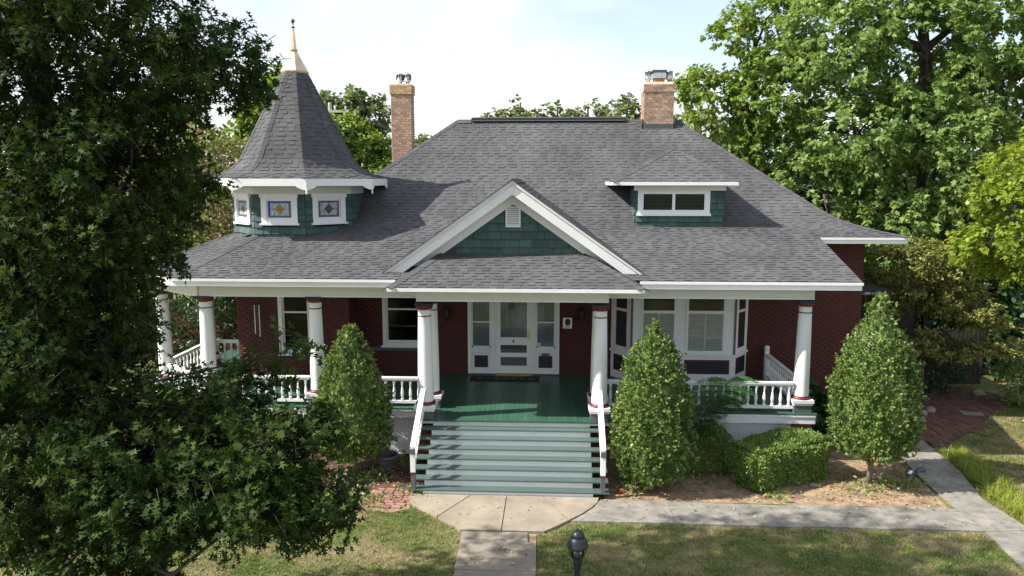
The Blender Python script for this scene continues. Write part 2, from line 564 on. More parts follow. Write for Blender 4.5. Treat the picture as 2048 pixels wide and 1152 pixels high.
for i in range(4):
    a, c = xs[i] + .008, xs[i + 1]
    poly = [(a, 14.46), (c, 14.42), (c, 15.42), (a, 15.5)]
    if i == 0:
        poly = [(0.50, 14.47), (c, 14.46), (c, 15.5), (1.16, 15.52), (1.0, 15.14), (0.78, 14.8)]
    gprism(poly, 0.0, 0.04).build('slab', 'concrete_grey', spath)
gprism([(8.652, 14.40), (9.60, 14.5), (9.46, 15.98), (9.62, 16.7), (8.66, 16.5), (8.652, 15.40)], 0.0, 0.04).build('slab', 'concrete_grey', spath)
gprism([(8.66, 16.515), (9.62, 16.715), (9.84, 17.6), (9.97, 19.7), (9.0, 19.3), (8.72, 17.5)], 0.0, 0.04).build('slab', 'concrete_grey', spath)
gprism([(8.45, 11.2), (9.85, 11.2), (9.66, 13.2), (9.60, 14.485), (8.652, 14.385), (8.53, 13.0)], 0.0, 0.04).build('slab', 'concrete_grey', spath)
gprism([(8.3, 2.0), (10.1, 2.0), (9.85, 11.185), (8.45, 11.185)], 0.0, 0.04).build('slab', 'concrete_grey', spath)

# brick patio beyond the path, bricks laid in pairs
patio = sheet('brick_patio', [(9.9, 18.9), (10.8, 19.7), (12.2, 21.0), (13.5, 22.6), (14.8, 23.7), (14.2, 25.4), (11.6, 26.0), (9.6, 24.2), (9.3, 21.5)], 0.012, 'mulch')
def inpoly(x, y, P):
    r = False
    for i in range(len(P)):
        (x0, y0), (x1, y1) = P[i], P[i - 1]
        if (y0 > y) != (y1 > y) and x < (x1 - x0) * (y - y0) / (y1 - y0) + x0:
            r = not r
    return r
PP = [(9.95, 19.0), (10.8, 19.75), (12.2, 21.05), (13.5, 22.65), (14.5, 23.7), (12.2, 23.5), (10.2, 23.2), (9.7, 21.5)]
pv = MB().box(-.148, .148, -.07, .07, 0, .03).mesh('brick', 'paver_dark')
k = 0
for i in range(-2, 22):
    for j in range(-2, 22):
        cx, cy = (9.6 + i * .305), (18.8 + j * .305)
        if inpoly(cx, cy, PP) and k < 290:
            for s in (-1, 1):
                if (i + j) % 2:
                    inst('brick', pv, patio, (cx * G, cy * G + s * .076, 0.008 + rnd.uniform(0, .012)), rnd.gauss(0, .02))
                else:
                    inst('brick', pv, patio, (cx * G + s * .076, cy * G, 0.008 + rnd.uniform(0, .012)), math.pi / 2 + rnd.gauss(0, .02))
                k += 1
# little run of loose bricks left of the steps
bp = sheet('brick_path', [(-3.9, 15.9), (-3.05, 15.75), (-2.9, 14.95), (-3.3, 14.7), (-4.2, 15.0)], 0.010, 'soil')
pv2 = MB().box(-.105, .105, -.05, .05, 0, .045).mesh('brick', 'paver')
for r in range(8):
    y = 15.82 - r * .122
    x = -3.78 - 0.35 * (r > 4) + rnd.uniform(0, .1)
    while x < -3.06 + .06 * r * (r < 5):
        inst('brick', pv2, bp, (x * G, (y + rnd.uniform(-.02, .02)) * G, rnd.uniform(-.004, .012)), rnd.gauss(-.12, .09))
        x += .228

# ------------------------------------------------------------------ the house
house = thing('house', 'red brick house with grey shingled roof, corner turret and white-columned wraparound porch', 'house', (0, 22, 0))
H = house
SHQ = []      # every roof shingle, collected first: the nearest ones become parts of their own

def scan(poly, v):
    us = []
    for i in range(len(poly)):
        (u0, v0), (u1, v1) = poly[i - 1], poly[i]
        if (v0 <= v <= v1) or (v1 <= v <= v0):
            if abs(v1 - v0) < 1e-7:
                us += [u0, u1]
            else:
                us.append(u0 + (u1 - u0) * (v - v0) / (v1 - v0))
    return (min(us), max(us)) if us else None

def shingle_face(poly3, owner, e=0.15, w=(0.10, 0.27), th=(0.007, 0.020), rng=rnd):
    P = [Vector(p) for p in poly3]
    n = Vector((0, 0, 0))
    for i in range(len(P)):
        a, b = P[i - 1], P[i]
        n += a.cross(b)
    n.normalize()
    if n.z < 0:
        n = -n
    u = Vector((0, 0, 1)).cross(n).normalized()
    v = n.cross(u)
    o = min(P, key=lambda p: p.dot(v))
    q = [((p - o).dot(u), (p - o).dot(v)) for p in P]
    vmax = max(b for a, b in q)
    rows = max(1, round(vmax / e))
    h = vmax / rows
    for r in range(rows):
        v0, v1 = r * h, (r + 1) * h
        A, B = scan(q, v0 + 1e-5), scan(q, v1 - 1e-5)
        if not A or not B:
            continue
        l0, r0, l1, r1 = A[0], A[1], B[0], B[1]
        L, R = max(l0, l1), min(r0, r1)
        cuts = []
        x = L + rng.uniform(.04, .2)
        while x < R - .05:
            cuts.append(x)
            x += rng.uniform(*w)
        us0 = [l0] + cuts + [r0]
        us1 = [l1] + cuts + [r1]
        thick = rng.random() < .5
        for i in range(len(us0) - 1):
            hb = (th[1] if thick else th[0]) * rng.uniform(.8, 1.2)
            thick = not thick
            dv = rng.uniform(-.006, .006) if r else 0
            a = o + u * us0[i] + v * (v0 + dv)
            b = o + u * us0[i + 1] + v * (v0 + dv)
            c = o + u * us1[i + 1] + v * (v1 + .008)
            d = o + u * us1[i] + v * (v1 + .008)
            SHQ.append((owner, [a, b, a + n * hb, b + n * hb, c + n * .003, d + n * .003], (a.y + b.y) / 2))

SHF = [(2, 3, 4, 5), (0, 1, 3, 2), (0, 2, 5), (1, 4, 3)]

def deck(name, polys, parent, m='roof_deck', drop=0.0):
    b = MB()
    for p in polys:
        b.add([Vector(q) + Vector((0, 0, -drop)) for q in p], [tuple(range(len(p)))])
    return b.build(name, m, parent)

def cap_line(p, q, parent, na, nb, w=0.15, step=0.26, lift=0.014):
    """overlapping cap shingles bent over a hip or ridge"""
    p, q = Vector(p), Vector(q)
    d = (q - p)
    L = d.length
    d.normalize()
    na, nb = Vector(na).normalized(), Vector(nb).normalized()
    sa = d.cross(na).normalized()
    sb = d.cross(nb).normalized()
    up = (na + nb).normalized()
    if sa.dot(nb) > 0:
        sa = -sa
    if sb.dot(na) > 0:
        sb = -sb
    b = MB()
    k = 0
    while k * step < L:
        t0, t1 = k * step, min(L, (k + 1) * step + .03)
        h0, h1 = lift + .009, lift
        P0, P1 = p + d * t0, p + d * t1
        vs = [P0 + sa * w + na * h0, P0 + up * h0 * 1.2, P0 + sb * w + nb * h0, P1 + sa * w + na * h1, P1 + up * h1 * 1.2, P1 + sb * w + nb * h1,
              P0 + sa * w, P0, P0 + sb * w]
        b.add(vs, [(0, 1, 4, 3), (1, 2, 5, 4), (6, 7, 1, 0), (7, 8, 2, 1)])
        k += 1
    return b.build('ridge_cap', 'ridge_cap', parent)

# ---- main roof: hipped, bell-cast at the eaves
T = [(0, 5.33), (0.73, 5.50), (1.31, 5.70), (1.78, 6.0), (5.55, 8.97)]
X0, X1, Y0, Y1 = -8.77, 9.92, 21.2, 32.3
ring = lambda t, z: [(X0 + t, Y0 + t, z), (X1 - t, Y0 + t, z), (X1 - t, Y1 - t, z), (X0 + t, Y1 - t, z)]
front, rest = [], []
for (ta, za), (tb, zb) in zip(T[:-1], T[1:]):
    A, B = ring(ta, za), ring(tb, zb)
    for s in range(4):
        quad = [A[s], A[(s + 1) % 4], B[(s + 1) % 4], B[s]]
        (front if s == 0 else rest).append(quad)
main_roof = deck('main_roof', front + rest, H, 'roof_deck', 0.006)
for p in front:
    shingle_face(p, 'main')
for p in rest:
    shingle_face(p, 'main', 0.15, (.25, .5))
nf, nr, nl, nbk = (0, -.62, .785), (.62, 0, .785), (-.62, 0, .785), (0, .62, .785)
for (ta, za), (tb, zb) in zip(T[:-1], T[1:]):
    s = (zb - za) / (tb - ta)
    A, B = ring(ta, za), ring(tb, zb)
    cap_line(A[1], B[1], main_roof, (0, -s, 1), (s, 0, 1), .14)
    cap_line(A[0], B[0], main_roof, (0, -s, 1), (-s, 0, 1), .14)
box('ridge_vent', 'vent_black', main_roof, -2.72, 2.62, 26.58, 26.92, 8.955, 9.035)
MB().prism([(26.55, 8.93), (26.75, 9.075), (26.95, 8.93)], 'x', -2.70, 2.60).build('ridge_cap', 'ridge_cap', main_roof)
MB().prism([(26.55, 8.86), (26.75, 9.00), (26.95, 8.86)], 'x', -3.2, -2.72).build('ridge_cap', 'ridge_cap', main_roof)

# ---- porch roof: lower slopes wrapping the front and the left corner
EZ = 4.48
pf = [(-9.38, 18.15, EZ), (7.5, 18.15, EZ), (7.5, 21.2, 5.33), (-8.34, 21.2, 5.33)]
pc = [(-9.38, 18.15, EZ), (-8.34, 21.2, 5.33), (-9.4, 22.1, 5.33), (-11.25, 19.60, EZ)]
pl = [(-11.25, 19.60, EZ), (-9.4, 22.1, 5.33), (-9.4, 25.5, 5.33), (-11.25, 25.5, EZ)]
porch_roof = deck('porch_roof', [pf, pc, pl], H, 'roof_deck', 0.006)
for p in (pf, pc, pl):
    shingle_face(p, 'porch')
cap_line(pf[0], pf[3], porch_roof, (0, -.28, 1), (-.3, -.3, 1), .15)
cap_line(pc[3], pc[2], porch_roof, (-.3, -.3, 1), (-.45, 0, 1), .15)

# ---- entry roof
EY, EZ2 = 17.1, 4.42
ef = [(-3.75, EY, EZ2), (2.2, EY, EZ2), (0.9, 19.02, 5.05), (-2.75, 19.02, 5.05)]
el_ = [(-3.75, EY, EZ2), (-2.75, 19.02, 5.05), (-2.75, 20.2, 5.05), (-3.75, 18.0, EZ2)]
er_ = [(2.2, EY, EZ2), (2.2, 18.0, EZ2), (0.9, 20.2, 5.05), (0.9, 19.02, 5.05)]
entry_roof = deck('entry_roof', [ef, el_, er_], H, 'roof_deck', 0.006)
for p in (ef, el_, er_):
    shingle_face(p, 'entry')
cap_line(ef[0], ef[3], entry_roof, (0, -.33, 1), (-.6, 0, 1), .17)
cap_line(ef[1], ef[2], entry_roof, (0, -.33, 1), (.5, 0, 1), .17)

# ---- gable over the entry
GA = (-0.9, 6.90)
GS = 0.706
gx = lambda z: (GA[1] - z) / GS
vall = [(18.62, 4.62), (21.2, 5.33), (21.93, 5.5), (22.51, 5.70), (22.98, 6.0), (24.12, 6.9)]
gl = [(GA[0], 18.52, 6.9), (GA[0] - gx(4.58), 18.52, 4.58)] + [(GA[0] - gx(z), y, z) for y, z in vall]
gr = [(GA[0], 18.52, 6.9), (GA[0] + gx(4.58), 18.52, 4.58)] + [(GA[0] + gx(z), y, z) for y, z in vall]
gable_roof = deck('gable_roof', [gl, gr], H, 'roof_deck', 0.004)
for p in (gl, gr):
    shingle_face(p, 'gable')
cap_line((GA[0], 18.50, 6.905), (GA[0], 24.1, 6.905), gable_roof, (-.706, 0, 1), (.706, 0, 1), .15)
def chevron(d0, d1, hw0, hw1):
    a, z = GA
    return [(a - hw0, z - d0 - GS * hw0), (a, z - d0), (a + hw0, z - d0 - GS * hw0), (a + hw1, z - d1 - GS * hw1), (a, z - d1), (a - hw1, z - d1 - GS * hw1)]
def chev(name, d0, d1, hw0, hw1, y0, y1, m='white', parent=None):
    c = chevron(d0, d1, hw0, hw1)
    b = MB()
    b.prism([c[0], c[1], c[4], c[5]], 'y', y0, y1)
    b.prism([c[1], c[2], c[3], c[4]], 'y', y0, y1)
    return b.build(name, m, parent or gable)
gable = MB().prism([(GA[0] - 2.9, 4.72), (GA[0] + 2.9, 4.72), (GA[0] + 2.9, 4.76), (GA[0], 6.72), (GA[0] - 2.9, 4.76)], 'y', 19.03, 19.12).build('gable_wall', 'green_wall', H)
chev('drip_edge', -0.012, 0.012, 3.29, 3.26, 18.49, 18.54, 'dark_steel')
chev('rake_moulding', 0.012, 0.085, 3.27, 3.18, 18.52, 18.60)
chev('rake_board', 0.085, 0.36, 3.20, 2.85, 18.56, 18.60)
chev('rake_soffit', 0.33, 0.35, 3.0, 2.9, 18.60, 19.03)
chev('rake_frieze', 0.35, 0.60, 2.85, 2.50, 18.97, 19.03)

def shake_rows(poly, to3, parent, e=0.2, w=(0.20, 0.42), holes=(), th=0.045, m='green_shake', seed=3):
    """individual wall shingles clipped to a polygon (s,z); to3(s,z,d) places a point d proud of the wall"""
    rg = random.Random(seed)
    zs = [p[1] for p in poly]
    z0, z1 = min(zs), max(zs)
    n = max(1, round((z1 - z0) / e))
    h = (z1 - z0) / n
    for r in range(n):
        a, b = z0 + r * h, z0 + (r + 1) * h
        A, B = scan(poly, a + 1e-5), scan(poly, b - 1e-5)
        if not A or not B:
            continue
        segs = [(max(A[0], B[0]), min(A[1], B[1]))]
        for (hx0, hx1, hz0, hz1) in holes:
            if a < hz1 - .02 and b > hz0 + .02:
                ns = []
                for s0, s1 in segs:
                    if s0 < hx0: ns.append((s0, min(s1, hx0)))
                    if s1 > hx1: ns.append((max(s0, hx1), s1))
                segs = ns
        full = [(A[0], A[1], B[0], B[1])]
        for s0, s1 in segs:
            if s1 - s0 < .03:
                continue
            x = s0
            while x < s1 - .02:
                x2 = x + rg.uniform(*w)
                if s1 - x2 < .12:
                    x2 = s1
                bl, br, tl, tr = x + .004, x2 - .004, x + .004, x2 - .004
                if x == max(A[0], B[0]):
                    bl, tl = A[0], B[0]
                if x2 == min(A[1], B[1]):
                    br, tr = A[1], B[1]
                zb = a - rg.uniform(0, .008)
                t = th * rg.uniform(.8, 1.3)
                vs = [to3(bl, zb, 0), to3(br, zb, 0), to3(bl, zb, t), to3(br, zb, t), to3(tr, b + .01, .006), to3(tl, b + .01, .006)]
                MB().add(vs, [(2, 3, 4, 5), (0, 1, 3, 2), (0, 2, 5), (1, 4, 3)]).build('wall_shingle', m, parent)
                x = x2
gpoly = [(GA[0] - 2.62, 4.80), (GA[0] + 2.62, 4.80), (GA[0] + 2.2, 4.80), (GA[0], 6.36), (GA[0] - 2.2, 4.80)]
shake_rows([(GA[0] - 2.45, 4.80), (GA[0] + 2.45, 4.80), (GA[0], 6.45)], lambda s, z, d: (s, 19.03 - d, z), gable, .195, (.22, .42), seed=4)
# louvred vent with an arched head
vent = MB()
arc = [(GA[0] - .19, 5.72), (GA[0] + .19, 5.72)] + [(GA[0] + .19 * math.cos(a), 6.13 + .19 * math.sin(a)) for a in [math.pi * i / 10 for i in range(11)]]
vent.prism(arc, 'y', 18.985, 19.01)
vent = vent.build('gable_vent', 'navy', gable)
fr = MB()
inn = [(GA[0] - .15, 5.765), (GA[0] + .15, 5.765)] + [(GA[0] + .15 * math.cos(a), 6.13 + .15 * math.sin(a)) for a in [math.pi * i / 10 for i in range(11)]]
for i in range(len(arc)):
    j = (i + 1) % len(arc)
    fr.add([(arc[i][0], 18.955, arc[i][1]), (arc[j][0], 18.955, arc[j][1]), (inn[j][0], 18.955, inn[j][1]), (inn[i][0], 18.955, inn[i][1]),
            (arc[i][0], 19.0, arc[i][1]), (arc[j][0], 19.0, arc[j][1]), (inn[j][0], 19.0, inn[j][1]), (inn[i][0], 19.0, inn[i][1])],
           [(0, 1, 2, 3), (0, 4, 5, 1), (2, 6, 7, 3)])
fr.build('vent_frame', 'white', gable)
for i in range(9):
    z = 5.79 + i * .054
    hw = .15 if z < 6.13 else math.sqrt(max(.001, .15 ** 2 - (z - 6.13) ** 2))
    MB().obox((GA[0] - hw, 18.972, z), (GA[0] + hw, 18.972, z), .03, .03, (0, -.6, .8)).build('slat', 'white', gable)

# ---- turret
TC = Vector((-7.63, 22.81, 0))
def tv(r, k, z):
    a = math.radians(-22.5 + 45 * k)          # k = 0,1 bound the face looking at the street
    return (TC.x + r * math.sin(a), TC.y - r * math.cos(a), z)
TP = [(2.70, 6.95), (2.25, 7.07), (1.92, 7.24), (1.68, 7.50), (0.36, 10.09)]
polys = []
for (ra, za), (rb, zb) in zip(TP[:-1], TP[1:]):
    for k in range(8):
        polys.append((k, [tv(ra, k, za), tv(ra, k + 1, za), tv(rb, k + 1, zb), tv(rb, k, zb)]))
turret_roof = deck('turret_roof', [p for k, p in polys], H, 'roof_deck', 0.004)
for k, p in polys:
    shingle_face(p, 'turret', .145, (.12, .30))
for (ra, za), (rb, zb) in zip(TP[:-1], TP[1:]):
    s = (zb - za) / (ra - rb)
    for k in range(8):
        am, ap = math.radians(-45 + 45 * k), math.radians(45 * k)
        cap_line(tv(ra, k, za), tv(rb, k, zb), turret_roof, (math.sin(am) * s, -math.cos(am) * s, 1), (math.sin(ap) * s, -math.cos(ap) * s, 1), .12, .22, .012)
fin = MB().lathe([(.40, 10.04), (.42, 10.10), (.40, 10.13), (.075, 10.72)], (TC.x, TC.y, 0), 8, math.radians(22.5)).build('finial_cap', 'copper', turret_roof)
MB().lathe([(.11, 10.70), (.12, 10.74), (.085, 10.76), (.03, 11.38)], (TC.x, TC.y, 0), 8, math.radians(22.5)).build('spire', 'copper', turret_roof)
MB().lathe([(.05, 11.37), (.06, 11.40), (.02, 11.42), (.018, 11.50), (.05, 11.53), (.062, 11.57), (.05, 11.61), (.01, 11.64)], (TC.x, TC.y, 0), 10).build('finial_ball', 'bronze', turret_roof, True)
turret = MB()
for k in range(8):
    turret.add([tv(1.91, k, 4.6), tv(1.91, k + 1, 4.6), tv(1.91, k + 1, 6.72), tv(1.91, k, 6.72)], [(0, 1, 2, 3)])
turret.add([tv(2.66, k, 6.735) for k in range(8)], [tuple(range(8))])
turret = turret.build('turret_wall', 'green_wall', H)
sof = MB()
for k in range(8):
    sof.add([tv(1.9, k, 6.725), tv(1.9, k + 1, 6.725), tv(2.68, k + 1, 6.725), tv(2.68, k, 6.725)], [(0, 1, 2, 3)])
sof.build('soffit', 'white', turret)
def facefn(k, r):
    p, q = Vector(tv(r, k, 0)), Vector(tv(r, k + 1, 0))
    mid = (p + q) / 2
    du = (q - p).normalized()
    nn = Vector((du.y, -du.x, 0))
    return (lambda s, z, d: mid + du * s + nn * d + Vector((0, 0, z))), (q - p).length
def fbox(k, r, s0, s1, z0, z1, d0, d1):
    f, _ = facefn(k, r)
    return MB().add([f(s0, z0, d0), f(s1, z0, d0), f(s1, z0, d1), f(s0, z0, d1), f(s0, z1, d0), f(s1, z1, d0), f(s1, z1, d1), f(s0, z1, d1)],
                    [(0, 1, 2, 3), (7, 6, 5, 4), (3, 2, 6, 7), (0, 4, 5, 1), (0, 3, 7, 4), (1, 5, 6, 2)])
for k in range(8):
    f, L = facefn(k, 2.70)
    # scalloped fascia: low brackets at the corners
    hw = L / 2
    out = [(-hw, 6.94), (-hw, 6.62), (-hw + .12, 6.64), (-hw + .27, 6.70), (-hw + .30, 6.735), (hw - .30, 6.735), (hw - .27, 6.70), (hw - .12, 6.64), (hw, 6.62), (hw, 6.94)]
    b = MB()
    n = len(out)
    b.add([f(s, z, .004) for s, z in out] + [f(s, z, -.03) for s, z in out],
          [tuple(range(n)), tuple(range(n, 2 * n))[::-1]] + [(i, n + i, n + (i + 1) % n, (i + 1) % n) for i in range(n)])
    b.build('fascia', 'white', turret)
    p = tv(2.70, k, 0)
    MB().lathe([(.012, 6.50), (.028, 6.53), (.03, 6.56), (.016, 6.59), (.035, 6.62)], (p[0], p[1], 0), 8).build('pendant', 'white', turret, True)
    _, L2 = facefn(k, 1.91)
    fbox(k, 1.91, -L2 / 2 - .01, L2 / 2 + .01, 6.50, 6.725, 0, .03).build('frieze', 'white_shaded', turret)
for k in (-2, -1, 0, 1, 2):
    f, L = facefn(k, 1.91)
    win = k in (-1, 0, 1)
    shake_rows([(-L / 2, 5.0), (L / 2, 5.0), (L / 2, 6.5), (-L / 2, 6.5)], f, turret, .19, (.2, .4),
               [(-.50, .50, 5.66, 6.6)] if win else [], seed=20 + k)
    if not win:
        continue
    w = MB()
    for a in ((-.52, -.37, 5.68, 6.50, 0, .07), (.37, .52, 5.68, 6.50, 0, .07), (-.37, .37, 6.36, 6.50, 0, .07), (-.37, .37, 5.68, 5.80, 0, .05)):
        q = fbox(k, 1.91, *a)
        w.add(q.v, q.f)
    w = w.build('window', 'white', turret)
    fbox(k, 1.91, -.57, .57, 5.63, 5.68, 0, .11).build('sill', 'white', w)
    fbox(k, 1.91, -.55, .55, 6.41, 6.52, .002, .10).build('crown_moulding', 'white', w)
    fbox(k, 1.91, -.38, .38, 5.79, 6.37, 0.002, .02).build('sash', 'white', w)
    border = 'stained_slate' if k == 1 else 'stained_blue'
    x0, x1, z0, z1 = -.33, .33, 5.84, 6.31
    if k == -1:
        border = 'stained_slate'
    for a in ((x0, x1, z1 - .065, z1), (x0, x1, z0, z0 + .065), (x0, x0 + .065, z0 + .065, z1 - .065), (x1 - .065, x1, z0 + .065, z1 - .065)):
        bm = border if not (k == 0 and a[0] > .2 or k == 0 and a[3] < 6.0) else 'stained_slate'
        fbox(k, 1.91, *a, .02, .026).build('stained_pane', bm, w)
    fbox(k, 1.91, x0 + .07, x1 - .07, z0 + .07, z1 - .07, .02, .025).build('stained_pane', 'stained_clear', w)
    zc = (z0 + z1) / 2
    for r_, mm, dd in ((.155, 'lead', .027), (.135, 'stained_amber' if k != 1 else 'stained_brown', .029), (.085, 'lead', .031), (.07, 'stained_brown' if k else 'stained_amber', .033), (.03, 'crimson', .035)):
        f2, _ = facefn(k, 1.91)
        MB().add([f2(-r_ * .95, zc, dd), f2(0, zc - r_, dd), f2(r_ * .95, zc, dd), f2(0, zc + r_, dd)], [(0, 1, 2, 3)]).build('stained_piece', mm, w)
    for a in ((-.26, -.15, zc - .006, zc + .006), (.15, .26, zc - .006, zc + .006), (-.006, .006, zc + .15, zc + .17), (-.16, -.15, z0 + .07, z0 + .14), (.15, .16, z1 - .14, z1 - .07)):
        fbox(k, 1.91, *a, .02, .03).build('lead_came', 'lead', w)

# ---- dormer
DX0, DX1, DY = 2.52, 5.03, 22.1
dorm = MB().box(DX0, DX1, DY, 24.4, 5.45, 6.80).build('dormer_wall', 'green_wall', H)
shake_rows([(DX0, 5.52), (DX1, 5.52), (DX1, 6.62), (DX0, 6.62)], lambda s, z, d: (s, DY - d, z), dorm, .185, (.18, .38), [(2.60, 4.62, 5.93, 6.7)], seed=41)
shake_rows([(22.1, 5.52), (23.2, 6.2), (23.7, 6.62), (22.1, 6.62)], lambda s, z, d: (DX0 - d, s, z), dorm, .185, (.18, .38), seed=42)
shake_rows([(22.1, 5.52), (23.2, 6.2), (23.7, 6.62), (22.1, 6.62)], lambda s, z, d: (DX1 + d, s, z), dorm, .185, (.18, .38), seed=43)
w = MB()
for a in ((2.58, 2.74, 5.94, 6.60), (4.49, 4.65, 5.94, 6.60), (2.74, 4.49, 6.50, 6.60), (2.74, 4.49, 5.94, 6.04), (3.57, 3.65, 6.04, 6.50)):
    w.box(a[0], a[1], DY - .06, DY, a[2], a[3])
w = w.build('window', 'white', dorm)
box('sill', 'white', w, 2.55, 4.68, DY - .10, DY - .001, 5.87, 5.94)
for a, b_ in ((2.745, 3.565), (3.655, 4.485)):
    box('pane', 'glass', w, a, b_, DY - .03, DY - .026, 6.045, 6.495)
    box('blind_back', 'interior', w, a, b_, DY - .008, DY - .003, 6.045, 6.495)
    for i in range(11):
        z = 6.07 + i * .04
        MB().obox((a + .01, DY - .016, z), (b_ - .01, DY - .016, z), .012, .022, (0, -.5, .8)).build('slat', 'blind_dark', w)
box('frieze', 'white_shaded', dorm, DX0 - .06, DX1 + .05, DY - .12, DY - .02, 6.60, 6.80)
DE = 6.86
dl, dr, df, db = 1.80, 5.36, 21.72, 25.3
pk = (3.83, 24.05)
RZ = 8.05
dfp = [(dl, df, DE), (dr, df, DE), (3.83, 23.5, 7.93)]
dlp = [(dl, df, DE), (3.83, 23.5, 7.93), (3.83, 25.45, 7.95), (dl, 24.10, DE)]
drp = [(dr, df, DE), (dr, 24.10, DE), (3.83, 25.45, 7.95), (3.83, 23.5, 7.93)]
dormer_roof = deck('dormer_roof', [dfp, dlp, drp], H, 'roof_deck', .004)
for p in (dfp, dlp, drp):
    shingle_face(p, 'dormer')
cap_line(dfp[0], dfp[2], dormer_roof, (0, -.6, 1), (-.55, 0, 1), .14)
cap_line(dfp[1], dfp[2], dormer_roof, (0, -.6, 1), (.65, 0, 1), .06, .19, .006)
fs = MB().box(dl, dr, df - .02, df + .02, DE - .11, DE - .01).box(dl - .02, dl + .02, df + .02, 24.1, DE - .11, DE - .01).box(dr - .02, dr + .02, df + .02, 24.1, DE - .11, DE - .01)
fs.build('fascia', 'white', dormer_roof)
box('soffit', 'white', dormer_roof, dl + .02, dr - .02, df + .02, 24.0, DE - .075, DE - .06)

# ---- shingles become objects: nearest 300 alone, the rest joined roof by roof
OWN = {'main': main_roof, 'porch': porch_roof, 'entry': entry_roof, 'gable': gable_roof, 'turret': turret_roof, 'dormer': dormer_roof}
SHQ.sort(key=lambda s: s[2] + (3 if s[0] in ('gable',) else 0))
for own, vs, y in SHQ[:300]:
    MB().add(vs, SHF).build('roof_shingle', 'shingle_piece', OWN[own])
for own in OWN:
    b = MB()
    for o_, vs, y in SHQ[300:]:
        if o_ == own:
            b.add(vs, SHF)
    if b.v:
        tag(b.build('roof_shingles', 'shingle', OWN[own]), kind='stuff')

# ---- eaves, fascias, beams, ceilings
ev = MB()
def board(name, m, par, p, q, th, z0, z1):
    p, q = Vector((*p, (z0 + z1) / 2)), Vector((*q, (z0 + z1) / 2))
    return MB().obox(p, q, th, z1 - z0).build(name, m, par)
board('fascia', 'white', porch_roof, (-9.37, 18.17), (-3.76, 18.17), .04, 4.28, 4.455)
board('fascia', 'white', porch_roof, (2.22, 18.17), (7.50, 18.17), .04, 4.28, 4.455)
board('fascia_moulding', 'white', porch_roof, (-9.40, 18.145), (-3.76, 18.145), .05, 4.40, 4.465)
board('fascia_moulding', 'white', porch_roof, (2.22, 18.145), (7.52, 18.145), .05, 4.40, 4.465)
board('fascia', 'white', porch_roof, (-11.24, 19.62), (-9.37, 18.17), .04, 4.28, 4.455)
board('fascia', 'white', porch_roof, (-11.24, 25.4), (-11.24, 19.62), .04, 4.28, 4.455)
board('fascia', 'white', porch_roof, (7.48, 18.2), (7.48, 21.9), .04, 4.28, 4.455)
MB().add([(7.46, 18.2, 4.45), (7.46, 21.9, 4.45), (7.46, 21.9, 5.40), (7.46, 21.2, 5.31), (7.50, 18.2, 4.45), (7.50, 21.9, 4.45), (7.50, 21.9, 5.40), (7.50, 21.2, 5.31)],
         [(0, 3, 2, 1), (4, 5, 6, 7), (0, 4, 7, 3), (1, 2, 6, 5), (3, 7, 6, 2)]).build('roof_end_panel', 'white', porch_roof)
MB().prism([(-9.36, 18.19), (7.46, 18.19), (7.46, 22.0), (-9.05, 22.0), (-9.05, 25.4), (-11.2, 25.4), (-11.2, 19.64)], 'z', 4.285, 4.30).build('porch_ceiling', 'white', H)
board('gutter_trim', 'white', entry_roof, (-3.76, EY + .02), (2.21, EY + .02), .05, 4.33, 4.415)
board('gutter_trim', 'white', entry_roof, (-3.73, EY), (-3.73, 18.1), .04, 4.33, 4.41)
board('gutter_trim', 'white', entry_roof, (2.18, EY), (2.18, 18.1), .04, 4.33, 4.41)
box('entry_soffit', 'white', entry_roof, -3.71, 2.16, EY + .04, 18.16, 4.345, 4.36)
board('fascia', 'white', main_roof, (7.52, 21.22), (9.92, 21.22), .04, 5.15, 5.315)
board('fascia_moulding', 'white', main_roof, (7.52, 21.195), (9.94, 21.195), .05, 5.26, 5.32)
board('fascia', 'white', main_roof, (9.90, 21.2), (9.90, 32.3), .04, 5.15, 5.315)
board('fascia', 'white', main_roof, (-8.75, 23.5), (-8.75, 32.3), .04, 5.15, 5.315)
box('main_soffit', 'white', main_roof, 7.52, 9.88, 21.24, 32.2, 5.16, 5.17)
def beam(p, q, z0, z1, th=.30):
    o = board('porch_beam', 'white_shaded', H, p, q, th, z0, z1)
    board('beam_moulding', 'white', o, p, q, th + .035, z0 - .002, z0 + .03)
    return o
beam((-8.95, 18.76), (-3.0, 18.76), 3.95, 4.28)
beam((1.25, 18.76), (6.56, 18.76), 3.98, 4.28)
beam((-10.75, 20.03), (-8.9, 18.70), 3.95, 4.28)
beam((-10.66, 23.2), (-10.66, 19.95), 3.95, 4.28)
beam((6.42, 18.9), (6.42, 22.0), 3.98, 4.28)
beam((-3.17, 17.80), (1.44, 17.80), 4.02, 4.34)
beam((-3.0, 18.0), (-3.0, 18.6), 4.02, 4.34)
beam((1.27, 18.0), (1.27, 18.6), 4.02, 4.34)

# ---- brick walls
wall = MB()
WY = 22.0
